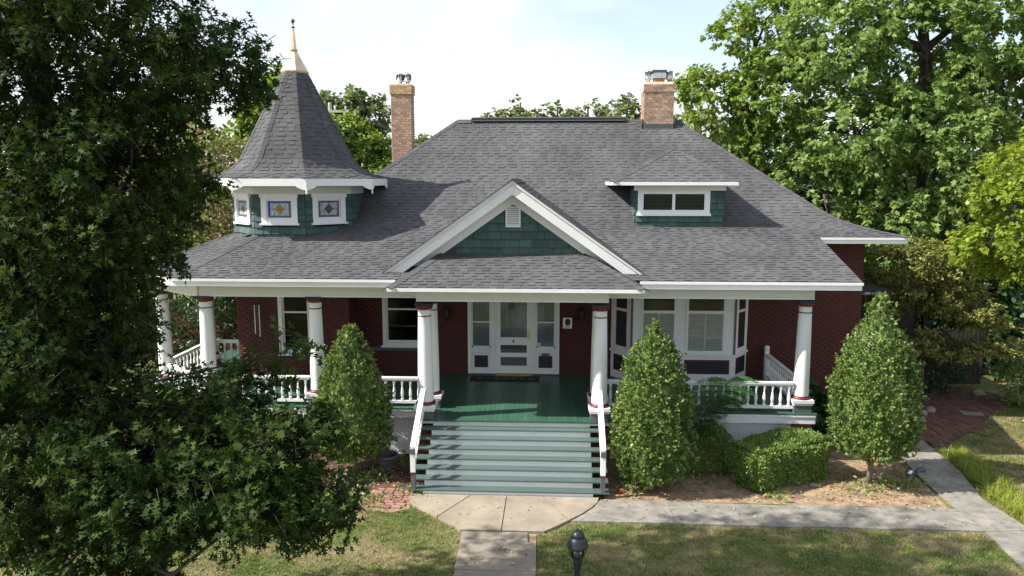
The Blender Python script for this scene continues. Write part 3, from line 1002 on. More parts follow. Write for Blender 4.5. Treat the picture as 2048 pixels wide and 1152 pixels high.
# openings: window, door set, bay
for a in ((-5.75, -4.95, .0, 4.29), (-4.95, -3.75, .0, 1.95), (-4.95, -3.75, 3.62, 4.29), (-3.75, -2.40, 0, 4.29), (-2.40, .33, 3.75, 4.29), (-2.40, .33, 0, 1.08),
          (.33, 1.85, 0, 4.29), (1.85, 5.86, 0, 1.08), (5.86, 9.10, 0, 4.29)):
    wall.box(a[0], a[1], WY, WY + .25, a[2] - (LIFT if a[2] == 0 else 0), a[3])
wall.box(-8.6, 9.10, WY + .001, WY + .25, 4.295, 5.28)
wall.box(8.85, 9.10, WY + .25, 31.5, -LIFT, 5.28)
wall.box(-9.05, -8.8, 21.35, 31.5, -LIFT, 5.2)
wall.box(-8.8, 8.85, 31.25, 31.5, -LIFT, 5.28)
TY = 21.1
for a in ((-9.05, -7.82, 0, 4.29), (-7.82, -6.83, 0, 1.88), (-7.82, -6.83, 3.70, 4.29), (-6.83, -5.75, 0, 4.29)):
    wall.box(a[0], a[1], TY, TY + .25, a[2] - (LIFT if a[2] == 0 else 0), a[3])
wall.box(-6.0, -5.75, TY + .25, WY, 0, 4.29)
wall = wall.build('brick_wall', 'brick_joint', H)
# the room behind: dark floor, back wall
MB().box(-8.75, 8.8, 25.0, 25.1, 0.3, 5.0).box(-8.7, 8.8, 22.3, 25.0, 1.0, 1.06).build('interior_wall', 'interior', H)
def brick_skin(name, x0, x1, z0, z1, plane, holes=(), face='y', parent=None, bw=.215, bh=.075, proud=.003):
    vs, lp, st = [], [], []
    r = 0
    z = z0
    while z < z1 - .03:
        x = x0 - (bw / 2 if r % 2 else 0)
        zb = min(z + bh - .010, z1)
        while x < x1:
            a, b_ = max(x, x0), min(x + bw - .010, x1)
            if b_ - a > .03:
                segs = [(a, b_)]
                for hx0, hx1, hz0, hz1 in holes:
                    if z < hz1 and zb > hz0:
                        ns = []
                        for s0, s1 in segs:
                            if s0 < hx0: ns.append((s0, min(s1, hx0)))
                            if s1 > hx1: ns.append((max(s0, hx1), s1))
                        segs = ns
                for s0, s1 in segs:
                    if s1 - s0 < .03: continue
                    p = proud * rnd.uniform(.6, 1.3)
                    k = len(vs)
                    if face == 'y':
                        vs += [(s0, plane, z), (s1, plane, z), (s1, plane, zb), (s0, plane, zb), (s0 + .002, plane - p, z + .002), (s1 - .002, plane - p, z + .002), (s1 - .002, plane - p, zb - .002), (s0 + .002, plane - p, zb - .002)]
                    else:
                        vs += [(plane, s0, z), (plane, s1, z), (plane, s1, zb), (plane, s0, zb), (plane + p, s0 + .002, z + .002), (plane + p, s1 - .002, z + .002), (plane + p, s1 - .002, zb - .002), (plane + p, s0 + .002, zb - .002)]
                    for f in ((4, 5, 6, 7), (0, 1, 5, 4), (1, 2, 6, 5), (2, 3, 7, 6), (3, 0, 4, 7)):
                        st.append(len(lp)); lp += [k + i for i in f]
            x += bw
        z += bh
        r += 1
    return tag(np_obj(name, np_mesh(name, vs, lp, st, 'brick_red'), parent or wall), kind='stuff')
brick_skin('bricks', -5.75, 9.10, .1, 5.2, WY, [(-4.95, -3.75, 1.95, 3.62), (-2.40, .33, 0, 3.75), (1.85, 5.86, 0, 4.2)])
brick_skin('bricks', -9.05, -5.75, .1, 4.29, TY, [(-7.82, -6.83, 1.88, 3.70)])
brick_skin('bricks', 21.1, 22.0, .1, 4.29, -5.75, face='x')
brick_skin('bricks', 22.0, 27.0, .1, 5.2, 9.10, face='x')
# slate-painted sill course
box('sill_course', 'slate_grey', wall, -5.73, -3.5, WY - .03, WY - .0135, 1.80, 1.90)

# ---- chimneys
def chimney(x0, x1, y0, y1, zb, zc, zt, pale):
    c = MB().box(x0, x1, y0, y1, zb, zc + .01).box(x0 - .035, x1 + .035, y0 - .035, y1 + .035, zc, zt).build('chimney', 'mortar', H)
    cache = {}
    def bricks(a0, a1, z0, z1, plane, axis, mname, bw, bh):
        n = max(2, round((a1 - a0) / bw))
        bwid = (a1 - a0) / n
        nr = round((z1 - z0) / bh)
        hh = (z1 - z0) / nr
        for r in range(nr):
            edges = [a0 + bwid * i for i in range(n + 1)] if r % 2 == 0 else [a0] + [a0 + bwid * (i + .5) for i in range(n)] + [a1]
            for e0, e1 in zip(edges[:-1], edges[1:]):
                key = (round(e1 - e0, 3), axis, mname)
                if key not in cache:
                    hw = (e1 - e0) / 2 - .011
                    t = .018
                    b = MB()
                    if axis == 'y':
                        b.box(-hw, hw, -t, 0.004, .010, hh - .010)
                    else:
                        b.box(-t if axis == '-x' else -.004, .004 if axis == '-x' else t, -hw, hw, .010, hh - .010)
                    cache[key] = b.mesh('brick', mname)
                cc = (e0 + e1) / 2
                j = rnd.uniform(-.005, .005)
                loc = (cc, plane + j, z0 + r * hh) if axis == 'y' else (plane + j, cc, z0 + r * hh)
                inst('brick', cache[key], c, loc)
    bricks(x0, x1, zb, zc, y0, 'y', 'tan_brick', .205, .087)
    bricks(x0 - .035, x1 + .035, zc, zt, y0 - .035, 'y', pale, .215, .087)
    return c, bricks
cl, bl_ = chimney(-5.62, -4.90, 27.0, 27.55, 6.6, 9.90, 10.24, 'tan_brick_pale')
bl_(27.0, 27.55, 7.9, 9.90, -4.90, '+x', 'tan_brick', .2, .087)
bl_(26.965, 27.585, 9.90, 10.24, -4.865, '+x', 'tan_brick_pale', .2, .087)
cr, br_ = chimney(3.20, 4.22, 26.35, 27.0, 8.78, 9.86, 10.12, 'tan_brick')
br_(26.35, 27.0, 8.9, 9.86, 3.20, '-x', 'tan_brick', .2, .087)
MB().box(3.24, 4.18, 26.39, 26.96, 10.12, 10.20).build('mortar_cap', 'mortar', cr)
MB().box(3.16, 4.26, 26.30, 26.348, 8.60, 8.80).box(4.225, 4.27, 26.3, 27.0, 8.6, 8.95).box(3.15, 3.195, 26.3, 27.0, 8.6, 8.95).build('flashing', 'dark_steel', cr)
for x in (-5.32, -5.06):
    f = MB().lathe([(.07, 10.22), (.07, 10.36), (.13, 10.37), (.13, 10.39), (.115, 10.40), (.115, 10.60), (.13, 10.61), (.05, 10.66)], (x, 27.25, 0), 14).build('flue_cap', 'steel', cl, True)
    for a in range(8):
        t = a * math.pi / 4
        MB().obox((x + .118 * math.cos(t), 27.25 + .118 * math.sin(t), 10.42), (x + .118 * math.cos(t), 27.25 + .118 * math.sin(t), 10.59), .02, .05, (math.cos(t), math.sin(t), 0)).build('cap_slot', 'dark_steel', f)
MB().box(-5.60, -4.92, 27.02, 27.53, 10.24, 10.27).build('mortar_cap', 'mortar', cl)
for x in (3.36, 4.08):
    MB().lathe([(.07, 10.18), (.07, 10.30), (.12, 10.31), (.11, 10.34), (.11, 10.55), (.125, 10.56), (.03, 10.60)], (x, 26.6, 0), 14).build('flue_cap', 'steel', cr, True)
box('flue_tile', 'clay', cr, 3.55, 3.90, 26.5, 26.85, 10.18, 10.33)
MB().box(3.52, 3.94, 26.46, 26.88, 10.33, 10.52).build('spark_arrestor', 'steel', cr)
MB().box(3.46, 4.0, 26.40, 26.94, 10.52, 10.545).box(3.49, 3.97, 26.43, 26.91, 10.545, 10.60).build('arrestor_lid', 'dark_steel', cr)
# ---- porch floor: boards running front to back
FZ = 1.1
porch = MB().prism([(-9.05, 18.55), (-3.25, 18.55), (-3.25, 17.72), (1.52, 17.72), (1.52, 18.55), (6.70, 18.55), (6.70, 22.0), (-5.75, 22.0), (-5.75, 21.1), (-9.05, 21.1), (-9.05, 25.0), (-10.95, 25.0), (-10.95, 20.0)], 'z', .90, FZ - .028).build('porch_floor', 'green_wall', H)
def front_y(x):
    if -3.30 <= x <= 1.57: return 17.60
    if x < -9.1: return 18.45 + (-9.1 - x) * (1.45 / 1.9)
    return 18.45
x = -10.98
bw = .122
while x < 6.72:
    x2 = min(x + bw, 6.75)
    xm = (x + x2) / 2
    ya, yb = front_y(x + .002), front_y(x2 - .005)
    if abs(ya - yb) > .3:
        ya = yb = front_y(xm)
    back = 25.0 if xm < -9.05 else (21.1 if xm < -5.75 else (22.0 if not 2.0 < xm < 5.7 else 21.9))
    j = rnd.uniform(-.0015, .0015)
    MB().add([(x + .002, ya, FZ - .025), (x2 - .003, yb, FZ - .025), (x2 - .003, back, FZ - .025), (x + .002, back, FZ - .025),
              (x + .002, ya - rnd.uniform(0, .008), FZ + j), (x2 - .003, yb - rnd.uniform(0, .008), FZ + j), (x2 - .003, back, FZ + j), (x + .002, back, FZ + j)],
             [(0, 3, 2, 1), (4, 5, 6, 7), (0, 1, 5, 4), (1, 2, 6, 5), (2, 3, 7, 6), (3, 0, 4, 7)]).build('floor_board', 'deck_green', porch)
    x = x2
# white skirt under the floor edge
def skirt(p, q):
    board('skirt_board', 'white', porch, p, q, .04, .84, 1.02)
    board('skirt_moulding', 'white', porch, p, q, .09, 1.02, 1.072)
skirt((-9.08, 18.50), (-3.26, 18.50)); skirt((1.53, 18.50), (6.70, 18.50)); skirt((-10.96, 19.95), (-9.06, 18.50)); skirt((-10.96, 25), (-10.96, 19.95)); skirt((6.70, 18.5), (6.70, 22))
board('skirt_board', 'white', porch, (-3.22, 17.66), (1.50, 17.66), .04, .985, 1.072)
# brick piers and lattice below
for (px, py) in ((-8.86, 18.75), (-5.98, 18.75), (-3.12, 18.62), (1.36, 18.62), (6.40, 18.75), (3.35, 18.75), (-10.65, 19.95)):
    box('brick_pier', 'brick_pier' if px > -4 else 'brick_red', porch, px - .25, px + .25, py - .18, py + .3, -LIFT, .84)
def lattice(x0, x1, z0, z1, y):
    b = MB()
    s, w = .095, .0245
    for sg, yy in ((1, y), (-1, y + .012)):
        c = -(z1 - z0)
        while c < (x1 - x0):
            pts = []
            for zz in (z0, z1):
                xx = x0 + c + (zz - z0) if sg > 0 else x1 - c - (zz - z0)
                pts.append([xx, zz])
            (ax, az), (bx, bz) = pts
            def clip(ax, az, bx, bz):
                for lim, s_ in ((x0, 1), (x1, -1)):
                    if (ax - lim) * s_ < 0 and (bx - lim) * s_ < 0: return None
                    if (ax - lim) * s_ < 0:
                        t = (lim - ax) / (bx - ax); ax, az = lim, az + (bz - az) * t
                    if (bx - lim) * s_ < 0:
                        t = (lim - bx) / (ax - bx); bx, bz = lim, bz + (az - bz) * t
                return ax, az, bx, bz
            r = clip(ax, az, bx, bz)
            if r and abs(r[0] - r[2]) > .02:
                b.obox((r[0], yy, r[1]), (r[2], yy, r[3]), .008, w * 2, (0, 1, 0)) if False else b.obox((r[0], yy, r[1]), (r[2], yy, r[3]), w * 2, .008, (0, -1, 0))
            c += s
    o = tag(b.build('lattice', 'white', porch), kind='stuff')
    f = MB()
    for a in ((x0 - .03, x1 + .03, z1 - .0, z1 + .04), (x0 - .03, x1 + .03, z0 - .04, z0), (x0 - .04, x0, z0, z1), (x1, x1 + .04, z0, z1)):
        f.box(a[0], a[1], y - .01, y + .03, a[2], a[3])
    f.build('lattice_frame', 'white', porch)
for a in ((-8.55, -6.28), (-5.68, -3.42), (1.66, 3.05), (3.65, 6.10)):
    lattice(a[0], a[1], -.13, .80, 18.60)
box('underporch_shade', 'interior', porch, -8.9, 6.5, 19.3, 19.35, -LIFT, .89)  # dark sheet standing in for the shade behind the lattice

# ---- columns
COLS = [(-8.86, 18.75), (-5.98, 18.75), (-3.0, 17.82), (-2.98, 18.72), (1.26, 17.82), (1.28, 18.72), (6.40, 18.75), (-10.65, 19.95), (-10.65, 22.7)]
zt = 3.94
shaft = MB().lathe([(.190, 1.50), (.188, 1.9), (.182, 2.4), (.174, 2.9), (.163, 3.4), (.155, 3.76), (.158, 3.765), (.158, 3.80), (.165, 3.80)], (0, 0, 0), 24, 0, False).mesh('column', 'white', True)
necks = MB().lathe([(.161, 3.63), (.165, 3.635), (.165, 3.655), (.160, 3.66)], (0, 0, 0), 24, 0, False).mesh('neck_ring', 'crimson', True)
capm = MB().lathe([(.165, 3.80), (.19, 3.815), (.205, 3.835), (.21, 3.875), (.205, 3.905)], (0, 0, 0), 24).mesh('capital', 'crimson', True)
abac = MB().box(-.212, .212, -.212, .212, 3.90, 3.96).mesh('abacus', 'navy')
ringm = MB().lathe([(.19, 1.44), (.235, 1.445), (.245, 1.465), (.235, 1.485), (.205, 1.49), (.21, 1.505), (.19, 1.52)], (0, 0, 0), 24).mesh('base_ring', 'crimson', True)
plm = MB().box(-.26, .26, -.26, .26, 1.36, 1.44).box(-.235, .235, -.235, .235, 1.30, 1.36).mesh('plinth_cap', 'white')
pbm = MB().box(-.215, .215, -.215, .215, 1.10, 1.30).mesh('plinth', 'slate_grey')
for i, (cx, cy) in enumerate(COLS):
    c = inst('column', shaft, H, (cx, cy, 0))
    for nm, me in (('neck_ring', necks), ('capital', capm), ('abacus', abac), ('base_ring', ringm), ('plinth_cap', plm), ('plinth', pbm)):
        o = bpy.data.objects.new(nm, me)
        link(o)
        o.parent = c

# ---- railings with turned balusters
balu = MB().lathe([(.038, 0), (.038, .07), (.022, .085), (.034, .14), (.040, .20), (.034, .27), (.018, .38), (.022, .42), (.030, .43), (.022, .44), (.036, .47), (.036, .56)], (0, 0, 0), 8, math.pi / 8).mesh('baluster', 'white', False)
def railing(p, q, n=None):
    p, q = Vector((*p, 0)), Vector((*q, 0))
    L = (q - p).length
    r = MB()
    r.obox(p + Vector((0, 0, 1.845)), q + Vector((0, 0, 1.845)), .11, .05)
    r.obox(p + Vector((0, 0, 1.795)), q + Vector((0, 0, 1.795)), .06, .05)
    r.obox(p + Vector((0, 0, 1.22)), q + Vector((0, 0, 1.22)), .08, .07)
    r = r.build('porch_railing', 'white', H)
    n = n or int(L / .20)
    ang = math.atan2((q - p).y, (q - p).x)
    for i in range(n):
        c = p + (q - p) * ((i + .5) / n)
        inst('baluster', balu, r, (c.x, c.y, 1.235), ang)
    return r
railing((-8.66, 18.66), (-6.18, 18.66)); railing((-5.78, 18.66), (-3.22, 18.66)); railing((1.50, 18.66), (6.18, 18.66))
railing((-10.5, 19.78), (-9.02, 18.68)); railing((-10.72, 20.15), (-10.72, 22.5)); railing((-10.6, 22.9), (-9.1, 22.9))
rr = railing((6.42, 18.98), (6.42, 21.85))
MB().box(6.36, 6.48, 21.80, 21.92, 1.1, 1.96).lathe([(.055, 1.96), (.075, 1.98), (.08, 2.03), (.06, 2.08), (.02, 2.10)], (6.42, 21.86, 0), 12).build('newel_post', 'white', rr)

# ---- front steps
steps = MB()
RY, RH, SB = .222, (FZ + LIFT) / 8, -LIFT
for sx in (-2.72, -.85, .98):
    poly = [(16.10, SB), (17.7, SB), (17.7, 1.05)]
    for i in range(7, 0, -1):
        yf = 17.62 - (8 - i) * RY
        poly += [(yf + RY + .005, SB + i * RH - .045), (yf + .04, SB + i * RH - .045)]
    poly += [(16.1, SB)]
    steps.prism(poly[:-1], 'x', sx - .03, sx + .03)
steps = steps.build('front_steps', 'brick_pier', H)
for i in range(1, 8):
    yf = 17.62 - (8 - i) * RY
    z = SB + i * RH
    wl_ = .0 + .018 * (7 - i)
    MB().box(-3.06 - wl_ * .4, 1.36 + wl_ * .3, yf - .028, yf + RY + .006, z - .032, z).build('tread', 'tread_green', steps)
for i in range(8):
    yf = 17.62 - (8 - i) * RY + RY if i else 17.62 - 7 * RY
    yf = 17.62 - (7 - i) * RY
    e = .016 * (7 - i)
    box('riser', 'white', steps, -2.80 - e * .1, 1.03 + e * .05, yf + .008, yf + .026, SB + i * RH + .0015, SB + (i + 1) * RH - .033)
box('landing_nosing', 'deck_green', steps, -3.1, 1.4, 17.56, 17.598, 1.062, 1.096)
for sx in (-3.03, 1.25):
    hr = MB()
    hr.obox((sx, 17.62, 1.86), (sx, 16.10, .93), .12, .05)
    hr.obox((sx, 17.62, 1.80), (sx, 16.12, .875), .07, .07)
    hr.obox((sx, 17.62, 1.42), (sx, 16.20, .50), .07, .09)
    hr = hr.build('handrail', 'white', H)
    MB().box(sx - .055, sx + .055, 16.05, 16.16, .36, .90).build('newel_post', 'white', hr)
    MB().box(sx - .05, sx + .05, 16.055, 16.155, SB + RH, .30).build('newel_foot', 'slate_grey', hr)
    MB().box(sx - .054, sx + .054, 16.052, 16.158, .30, .36).build('newel_band', 'crimson', hr)
    MB().box(sx - .06, sx + .06, 16.0, 16.05, .80, .92).build('rail_end', 'slate_grey', hr)
    for k in range(6):
        t = (k + .7) / 6.4
        y, z = 17.55 - 1.33 * t, 1.40 - .86 * t
        MB().box(sx - .016, sx + .016, y - .016, y + .016, z - .02, z + .36).build('baluster', 'white', hr)

# ---- windows on the porch wall
def sash_window(x0, x1, z0, z1, y, mid, sill_out=.08):
    w = MB()
    for a in ((x0, x0 + .11, z0, z1), (x1 - .11, x1, z0, z1), (x0 + .11, x1 - .11, z1 - .08, z1), (x0 + .11, x1 - .11, z0, z0 + .12)):
        w.box(a[0], a[1], y - .05, y + .12, a[2], a[3])
    w = w.build('window', 'white', H)
    s = MB()
    for a in ((x0 + .11, x0 + .155, z0 + .12, z1 - .08), (x1 - .155, x1 - .11, z0 + .12, z1 - .08), (x0 + .155, x1 - .155, mid - .025, mid + .025), (x0 + .155, x1 - .155, z0 + .12, z0 + .18), (x0 + .155, x1 - .155, z1 - .13, z1 - .08)):
        s.box(a[0], a[1], y + .02, y + .06, a[2], a[3])
    s.build('sash', 'white', w)
    box('pane', 'glass', w, x0 + .155, x1 - .155, y + .035, y + .04, z0 + .18, mid - .025)
    box('pane', 'glass', w, x0 + .155, x1 - .155, y + .035, y + .04, mid + .025, z1 - .13)
    box('sill', 'white', w, x0 - .05, x1 + .05, y - sill_out, y - .0515, z0 - .03, z0 + .03)
    return w
sash_window(-7.82, -6.83, 1.86, 3.72, TY, 3.10)
sash_window(-4.97, -3.72, 1.93, 3.64, WY, 3.06)

# ---- entrance: door between two sidelights
door_y = WY - .02
def post(name, x0, x1, z0, z1, par, d=.06, m='white'):
    return box(name, m, par, x0, x1, door_y - d, door_y + .10, z0, z1)
surround = MB()
for a in ((-2.40, -2.29), (-1.71, -1.55), (-.50, -.36), (.22, .34)):
    surround.box(a[0], a[1], door_y - .05, door_y + .12, 1.10, 3.76)
surround.box(-2.29, .22, door_y - .04, door_y + .12, 3.60, 3.76)
surround = surround.build('door_surround', 'white', H)
for x in (-2.40, .22, -1.71, -.50):
    box('pilaster', 'white', surround, x + .02, x + .10, door_y - .075, door_y - .0505, 1.14, 3.6)
for n_, (x0, x1) in enumerate(((-2.29, -1.71), (-.36, .22))):
    s = MB()
    for a in ((x0, x0 + .045, 1.97, 3.6), (x1 - .045, x1, 1.97, 3.6), (x0 + .045, x1 - .045, 2.68, 2.72), (x0 + .045, x1 - .045, 1.92, 1.97), (x0 + .045, x1 - .045, 3.52, 3.6)):
        s.box(a[0], a[1], door_y - .01, door_y + .05, a[2], a[3])
    s.box(x0, x1, door_y - .03, door_y + .06, 1.12, 1.76)
    s = s.build('sidelight', 'white', H)
    box('sill', 'white', s, x0 - .01, x1 + .01, door_y - .09, door_y + .03, 1.80, 1.86)
    box('apron_board', 'white', s, x0, x1, door_y - .02, door_y + .05, 1.765, 1.915)
    box('pane', 'door_glass', s, x0 + .045, x1 - .045, door_y + .015, door_y + .02, 1.97, 2.68)
    box('pane', 'door_glass', s, x0 + .045, x1 - .045, door_y + .015, door_y + .02, 2.72, 3.52)
    xm = (x0 + x1) / 2
    box('panel_border', 'crimson', s, xm - .205, xm + .205, door_y - .042, door_y - .0305, 1.32, 1.69)
    box('panel', 'navy', s, xm - .185, xm + .185, door_y - .048, door_y - .0425, 1.34, 1.67)
    # pleated curtain
    c = MB()
    n = 60
    vs = []
    for i in range(n + 1):
        xx = x0 + .03 + (x1 - x0 - .06) * i / n
        yy = door_y + .10 + .022 * math.sin(i * 1.55 + .6 * math.sin(i * .37))
        vs += [(xx, yy, 1.95), (xx, yy, 3.58)]
    c.add(vs, [(2 * i, 2 * i + 2, 2 * i + 3, 2 * i + 1) for i in range(n)])
    c.build('curtain', 'curtain', s, True)
box('mail_slot', 'bronze', surround, -.19, .05, door_y - .06, door_y - .031, 1.70, 1.76)
box('notice', 'white', surround, -.30, -.22, door_y - .012, door_y - .002, 2.0, 2.08)
dr_ = MB()
DX = (-1.55, -.50)
for a in ((-1.55, -1.42, 1.14, 3.58), (-.63, -.50, 1.14, 3.58), (-1.42, -.63, 1.14, 1.37), (-1.42, -.63, 1.64, 1.77), (-1.42, -.63, 2.01, 2.24), (-1.42, -.63, 3.5, 3.58)):
    dr_.box(a[0], a[1], door_y - .02, door_y + .05, a[2], a[3])
door = dr_.build('front_door', 'white', H)
box('door_pane', 'door_glass', door, -1.42, -.63, door_y + .012, door_y + .018, 2.24, 3.5)
box('door_pane', 'door_glass', door, -1.42, -.63, door_y + .012, door_y + .018, 1.77, 2.01)
box('door_panel', 'slate_grey', door, -1.42, -.63, door_y + .015, door_y + .03, 1.37, 1.64)
box('inner_panel', 'brick_red', door, -1.42, -.63, door_y + .06, door_y + .08, 1.86, 2.02)
box('inner_panel', 'slate_grey', door, -1.42, -.63, door_y + .06, door_y + .08, 1.75, 1.86)
dc = MB()
vs = []
for i in range(71):
    xx = -1.44 + .83 * i / 70
    yy = door_y + .10 + .016 * math.sin(i * 1.5 + .5 * math.sin(i * .3))
    vs += [(xx, yy, 2.2), (xx, yy, 3.55)]
dc.add(vs, [(2 * i, 2 * i + 2, 2 * i + 3, 2 * i + 1) for i in range(70)])
dc.build('door_curtain', 'curtain', door, True)
box('door_knocker', 'black_metal', door, -1.05, -1.01, door_y - .04, door_y - .0205, 2.09, 2.17)
hd = MB().box(-.60, -.54, door_y - .035, door_y - .0205, 2.20, 2.46).build('handle_plate', 'brass', door)
MB().tube([(-.57, door_y - .03, 2.36), (-.57, door_y - .08, 2.36), (-.70, door_y - .08, 2.37)], [.013, .013, .009], 8).build('handle_lever', 'brass', door, True)
MB().lathe([(.022, 0), (.026, .02), (.01, .03)], (-.57, door_y - .05, 2.23), 8).build('door_knob', 'brass', door)
box('threshold', 'brass', surround, -1.56, -.49, door_y - .10, door_y - .03, 1.102, 1.135)
box('threshold_step', 'deck_green', surround, -2.40, .34, door_y - .075, door_y - .052, 1.102, 1.138)
# dark lamps either side of the entrance, lantern under the ceiling
for x in (-3.02, .98):
    s = MB().box(x - .05, x + .05, WY - .05, WY - .014, 2.75, 3.05).build('wall_sconce', 'black_metal', H)
    MB().lathe([(.03, 2.78), (.07, 2.86), (.075, 3.08), (.09, 3.10), (.02, 3.2)], (x, WY - .12, 0), 8).build('sconce_lantern', 'black_metal', s)
lan = MB().tube([(-1.0, 20.3, 4.29), (-1.0, 20.3, 3.70)], [.008, .008], 6).build('porch_lantern', 'black_metal', H)
MB().lathe([(.02, 3.72), (.10, 3.62), (.09, 3.60), (.07, 3.42), (.03, 3.38)], (-1.0, 20.3, 0), 8).build('lantern_body', 'dark_steel', lan)

# ---- bay window
BY = 21.3
bay = MB()
bp0, bp1, bp2, bp3 = (1.87, 22.0), (2.40, BY), (5.33, BY), (5.86, 22.0)
bay.prism([bp0, bp1, bp2, bp3], 'z', 1.08, 1.90)
bay.prism([bp0, bp1, bp2, bp3], 'z', 3.70, 4.28)
bay = bay.build('bay_window', 'white', H)
def fpanel(name, m, x0, x1, z0, z1, d0, d1, par):
    return box(name, m, par, x0, x1, BY - d1, BY - d0, z0, z1)
fpanel('bay_moulding', 'white', 2.36, 5.37, 1.885, 1.945, -.02, .05, bay)
fpanel('bay_post', 'white', 2.40, 2.66, 1.945, 3.70, -.10, .0, bay)
fpanel('bay_post', 'white', 3.66, 3.94, 1.945, 3.70, -.10, .0, bay)
fpanel('bay_post', 'white', 5.05, 5.33, 1.945, 3.70, -.10, .0, bay)
fpanel('corner_board', 'slate_grey', 5.30, 5.36, 1.95, 3.98, -.06, .022, bay)
fpanel('corner_board', 'slate_grey', 2.37, 2.43, 1.95, 3.98, -.06, .022, bay)
for x0, x1 in ((2.66, 3.66), (3.94, 5.05)):
    w = MB()
    for a in ((x0, x0 + .06, 1.95, 3.70), (x1 - .06, x1, 1.95, 3.70), (x0 + .06, x1 - .06, 1.95, 2.05), (x0 + .06, x1 - .06, 3.13, 3.21)):
        w.box(a[0], a[1], BY - .03, BY + .06, a[2], a[3])
    w = w.build('bay_sash', 'white', bay)
    box('pane', 'bay_glass', w, x0 + .06, x1 - .06, BY + .0, BY + .004, 3.21, 3.70)
    box('pane', 'bay_glass', w, x0 + .06, x1 - .06, BY + .0, BY + .004, 2.05, 3.13)
    xm = (x0 + x1) / 2
    sh = MB()
    for a in ((x0 + .06, x0 + .10), (xm - .035, xm + .035), (x1 - .10, x1 - .06)):
        sh.box(a[0], a[1], BY + .02, BY + .05, 2.05, 3.13)
    sh.box(x0 + .06, x1 - .06, BY + .10, BY + .11, 2.05, 3.13)
    sh.build('shutter_frame', 'blind', w)
    for a0, a1 in ((x0 + .10, xm - .035), (xm + .035, x1 - .10)):
        for i in range(14):
            z = 2.085 + i * .077
            MB().obox((a0, BY + .035, z), (a1, BY + .035, z), .062, .010, (0, -.62, .78)).build('louvre', 'blind', w)
    fpanel('panel_border', 'crimson', x0 - .02, x1 + .16 if x0 > 3 else x1 + .0, 1.36, 1.78, 0, .012, bay)
    fpanel('panel', 'navy', x0 + .03, x1 + .11 if x0 > 3 else x1 - .05, 1.41, 1.73, .012, .018, bay)
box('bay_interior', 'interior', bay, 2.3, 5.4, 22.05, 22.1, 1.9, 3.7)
def cant(p, q):
    p, q = Vector((*p, 0)), Vector((*q, 0))
    d = (q - p).normalized()
    n = Vector((d.y, -d.x, 0))
    L = (q - p).length
    f = lambda s, z, o: p + d * s + n * o + Vector((0, 0, z))
    def b(name, m, s0, s1, z0, z1, o0, o1, par):
        return MB().add([f(s0, z0, o0), f(s1, z0, o0), f(s1, z0, o1), f(s0, z0, o1), f(s0, z1, o0), f(s1, z1, o0), f(s1, z1, o1), f(s0, z1, o1)],
                        [(0, 1, 2, 3), (7, 6, 5, 4), (3, 2, 6, 7), (0, 4, 5, 1), (0, 3, 7, 4), (1, 5, 6, 2)]).build(name, m, par)
    c = b('bay_side', 'white', .0, L, 1.90, 3.70, -.06, 0, bay)
    b('bay_moulding', 'white', -.01, L + .01, 1.885, 1.945, .0, .05, c)
    a0, a1 = L * .30, L * .72
    for z0, z1 in ((2.12, 3.10), (3.24, 3.69), (1.36, 1.78)):
        e = .0 if z0 > 2 else .09
        b('panel_border', 'crimson', a0 - .035 - e, a1 + .035 + e, z0 - .03, z1 + .03, .0, .010, c)
        b('panel', 'navy', a0 - e, a1 + e, z0, z1, .010, .016, c)
cant(bp0, bp1); cant(bp2, bp3)
for i, o in enumerate(house.children_recursive if False else []):
    pass

# ------------------------------------------------------------------ small things on and round the porch
o = MB()
o.prism([(-2.28, 21.15), (-.25, 21.15), (-.25, 21.72), (-2.28, 21.72)], 'z', FZ + .004, FZ + .018)
dm = o.build('doormat', 'mat_rubber')
dm.location.z = LIFT
tag(dm, 'black rubber doormat with scrolled pattern before the front door', 'doormat')
for i in range(7):
    x = -2.0 + i * .25
    MB().lathe([(.07, 0), (.075, .004), (.05, .005), (.045, 0)], (x, 21.43, FZ + .0185), 12, 0, False).build('scroll', 'mat_print', dm)
pq = thing('wall_plaque', 'white rectangular plaque with black oval beside the front door', 'plaque', (.575, 21.97, 2.5))
box('plate', 'white', pq, .44, .71, 21.955, 21.985, 2.53, 2.85)
MB().prism([(.585 + .082 * math.cos(a), 2.72 + .105 * math.sin(a)) for a in [i * math.pi / 12 for i in range(24)]], 'y', 21.948, 21.9545).build('oval', 'print_dark', pq)
box('caption', 'slate_grey', pq, .50, .66, 21.952, 21.9548, 2.56, 2.572)
box('caption', 'slate_grey', pq, .52, .64, 21.952, 21.9548, 2.585, 2.594)
wc = thing('wind_chime', 'wind chime with two pale tubes hanging by the left porch wall', 'wind chime', (-8.35, 20.85, 2.2))
for dx, z0 in ((-.07, 2.52), (.05, 2.42), (.0, 2.62)):
    MB().tube([(-8.35 + dx, 20.85 + dx * .3, z0), (-8.35 + dx, 20.85 + dx * .3, 3.35)], [.014, .014], 8).build('tube', 'white' if dx else 'dark_steel', wc)
MB().lathe([(.09, 3.38), (.10, 3.39), (.09, 3.40)], (-8.35, 20.85, 0), 12).build('top_plate', 'dark_steel', wc)
MB().tube([(-8.35, 20.85, 3.40), (-8.35, 20.85, 4.285)], [.004, .004], 5).build('cord', 'dark_steel', wc)
MB().lathe([(.03, 2.78), (.035, 2.79), (.03, 2.80)], (-8.35, 20.85, 0), 10).build('striker', 'dark_steel', wc)
fl = thing('floor_lantern', 'small dark lantern standing on the porch floor below the bay window', 'lantern', (3.98, 21.08, FZ))
MB().box(3.91, 4.05, 21.01, 21.15, FZ + .002, FZ + .03).box(3.93, 4.03, 21.03, 21.13, FZ + .03, FZ + .17).build('body', 'black_metal', fl)
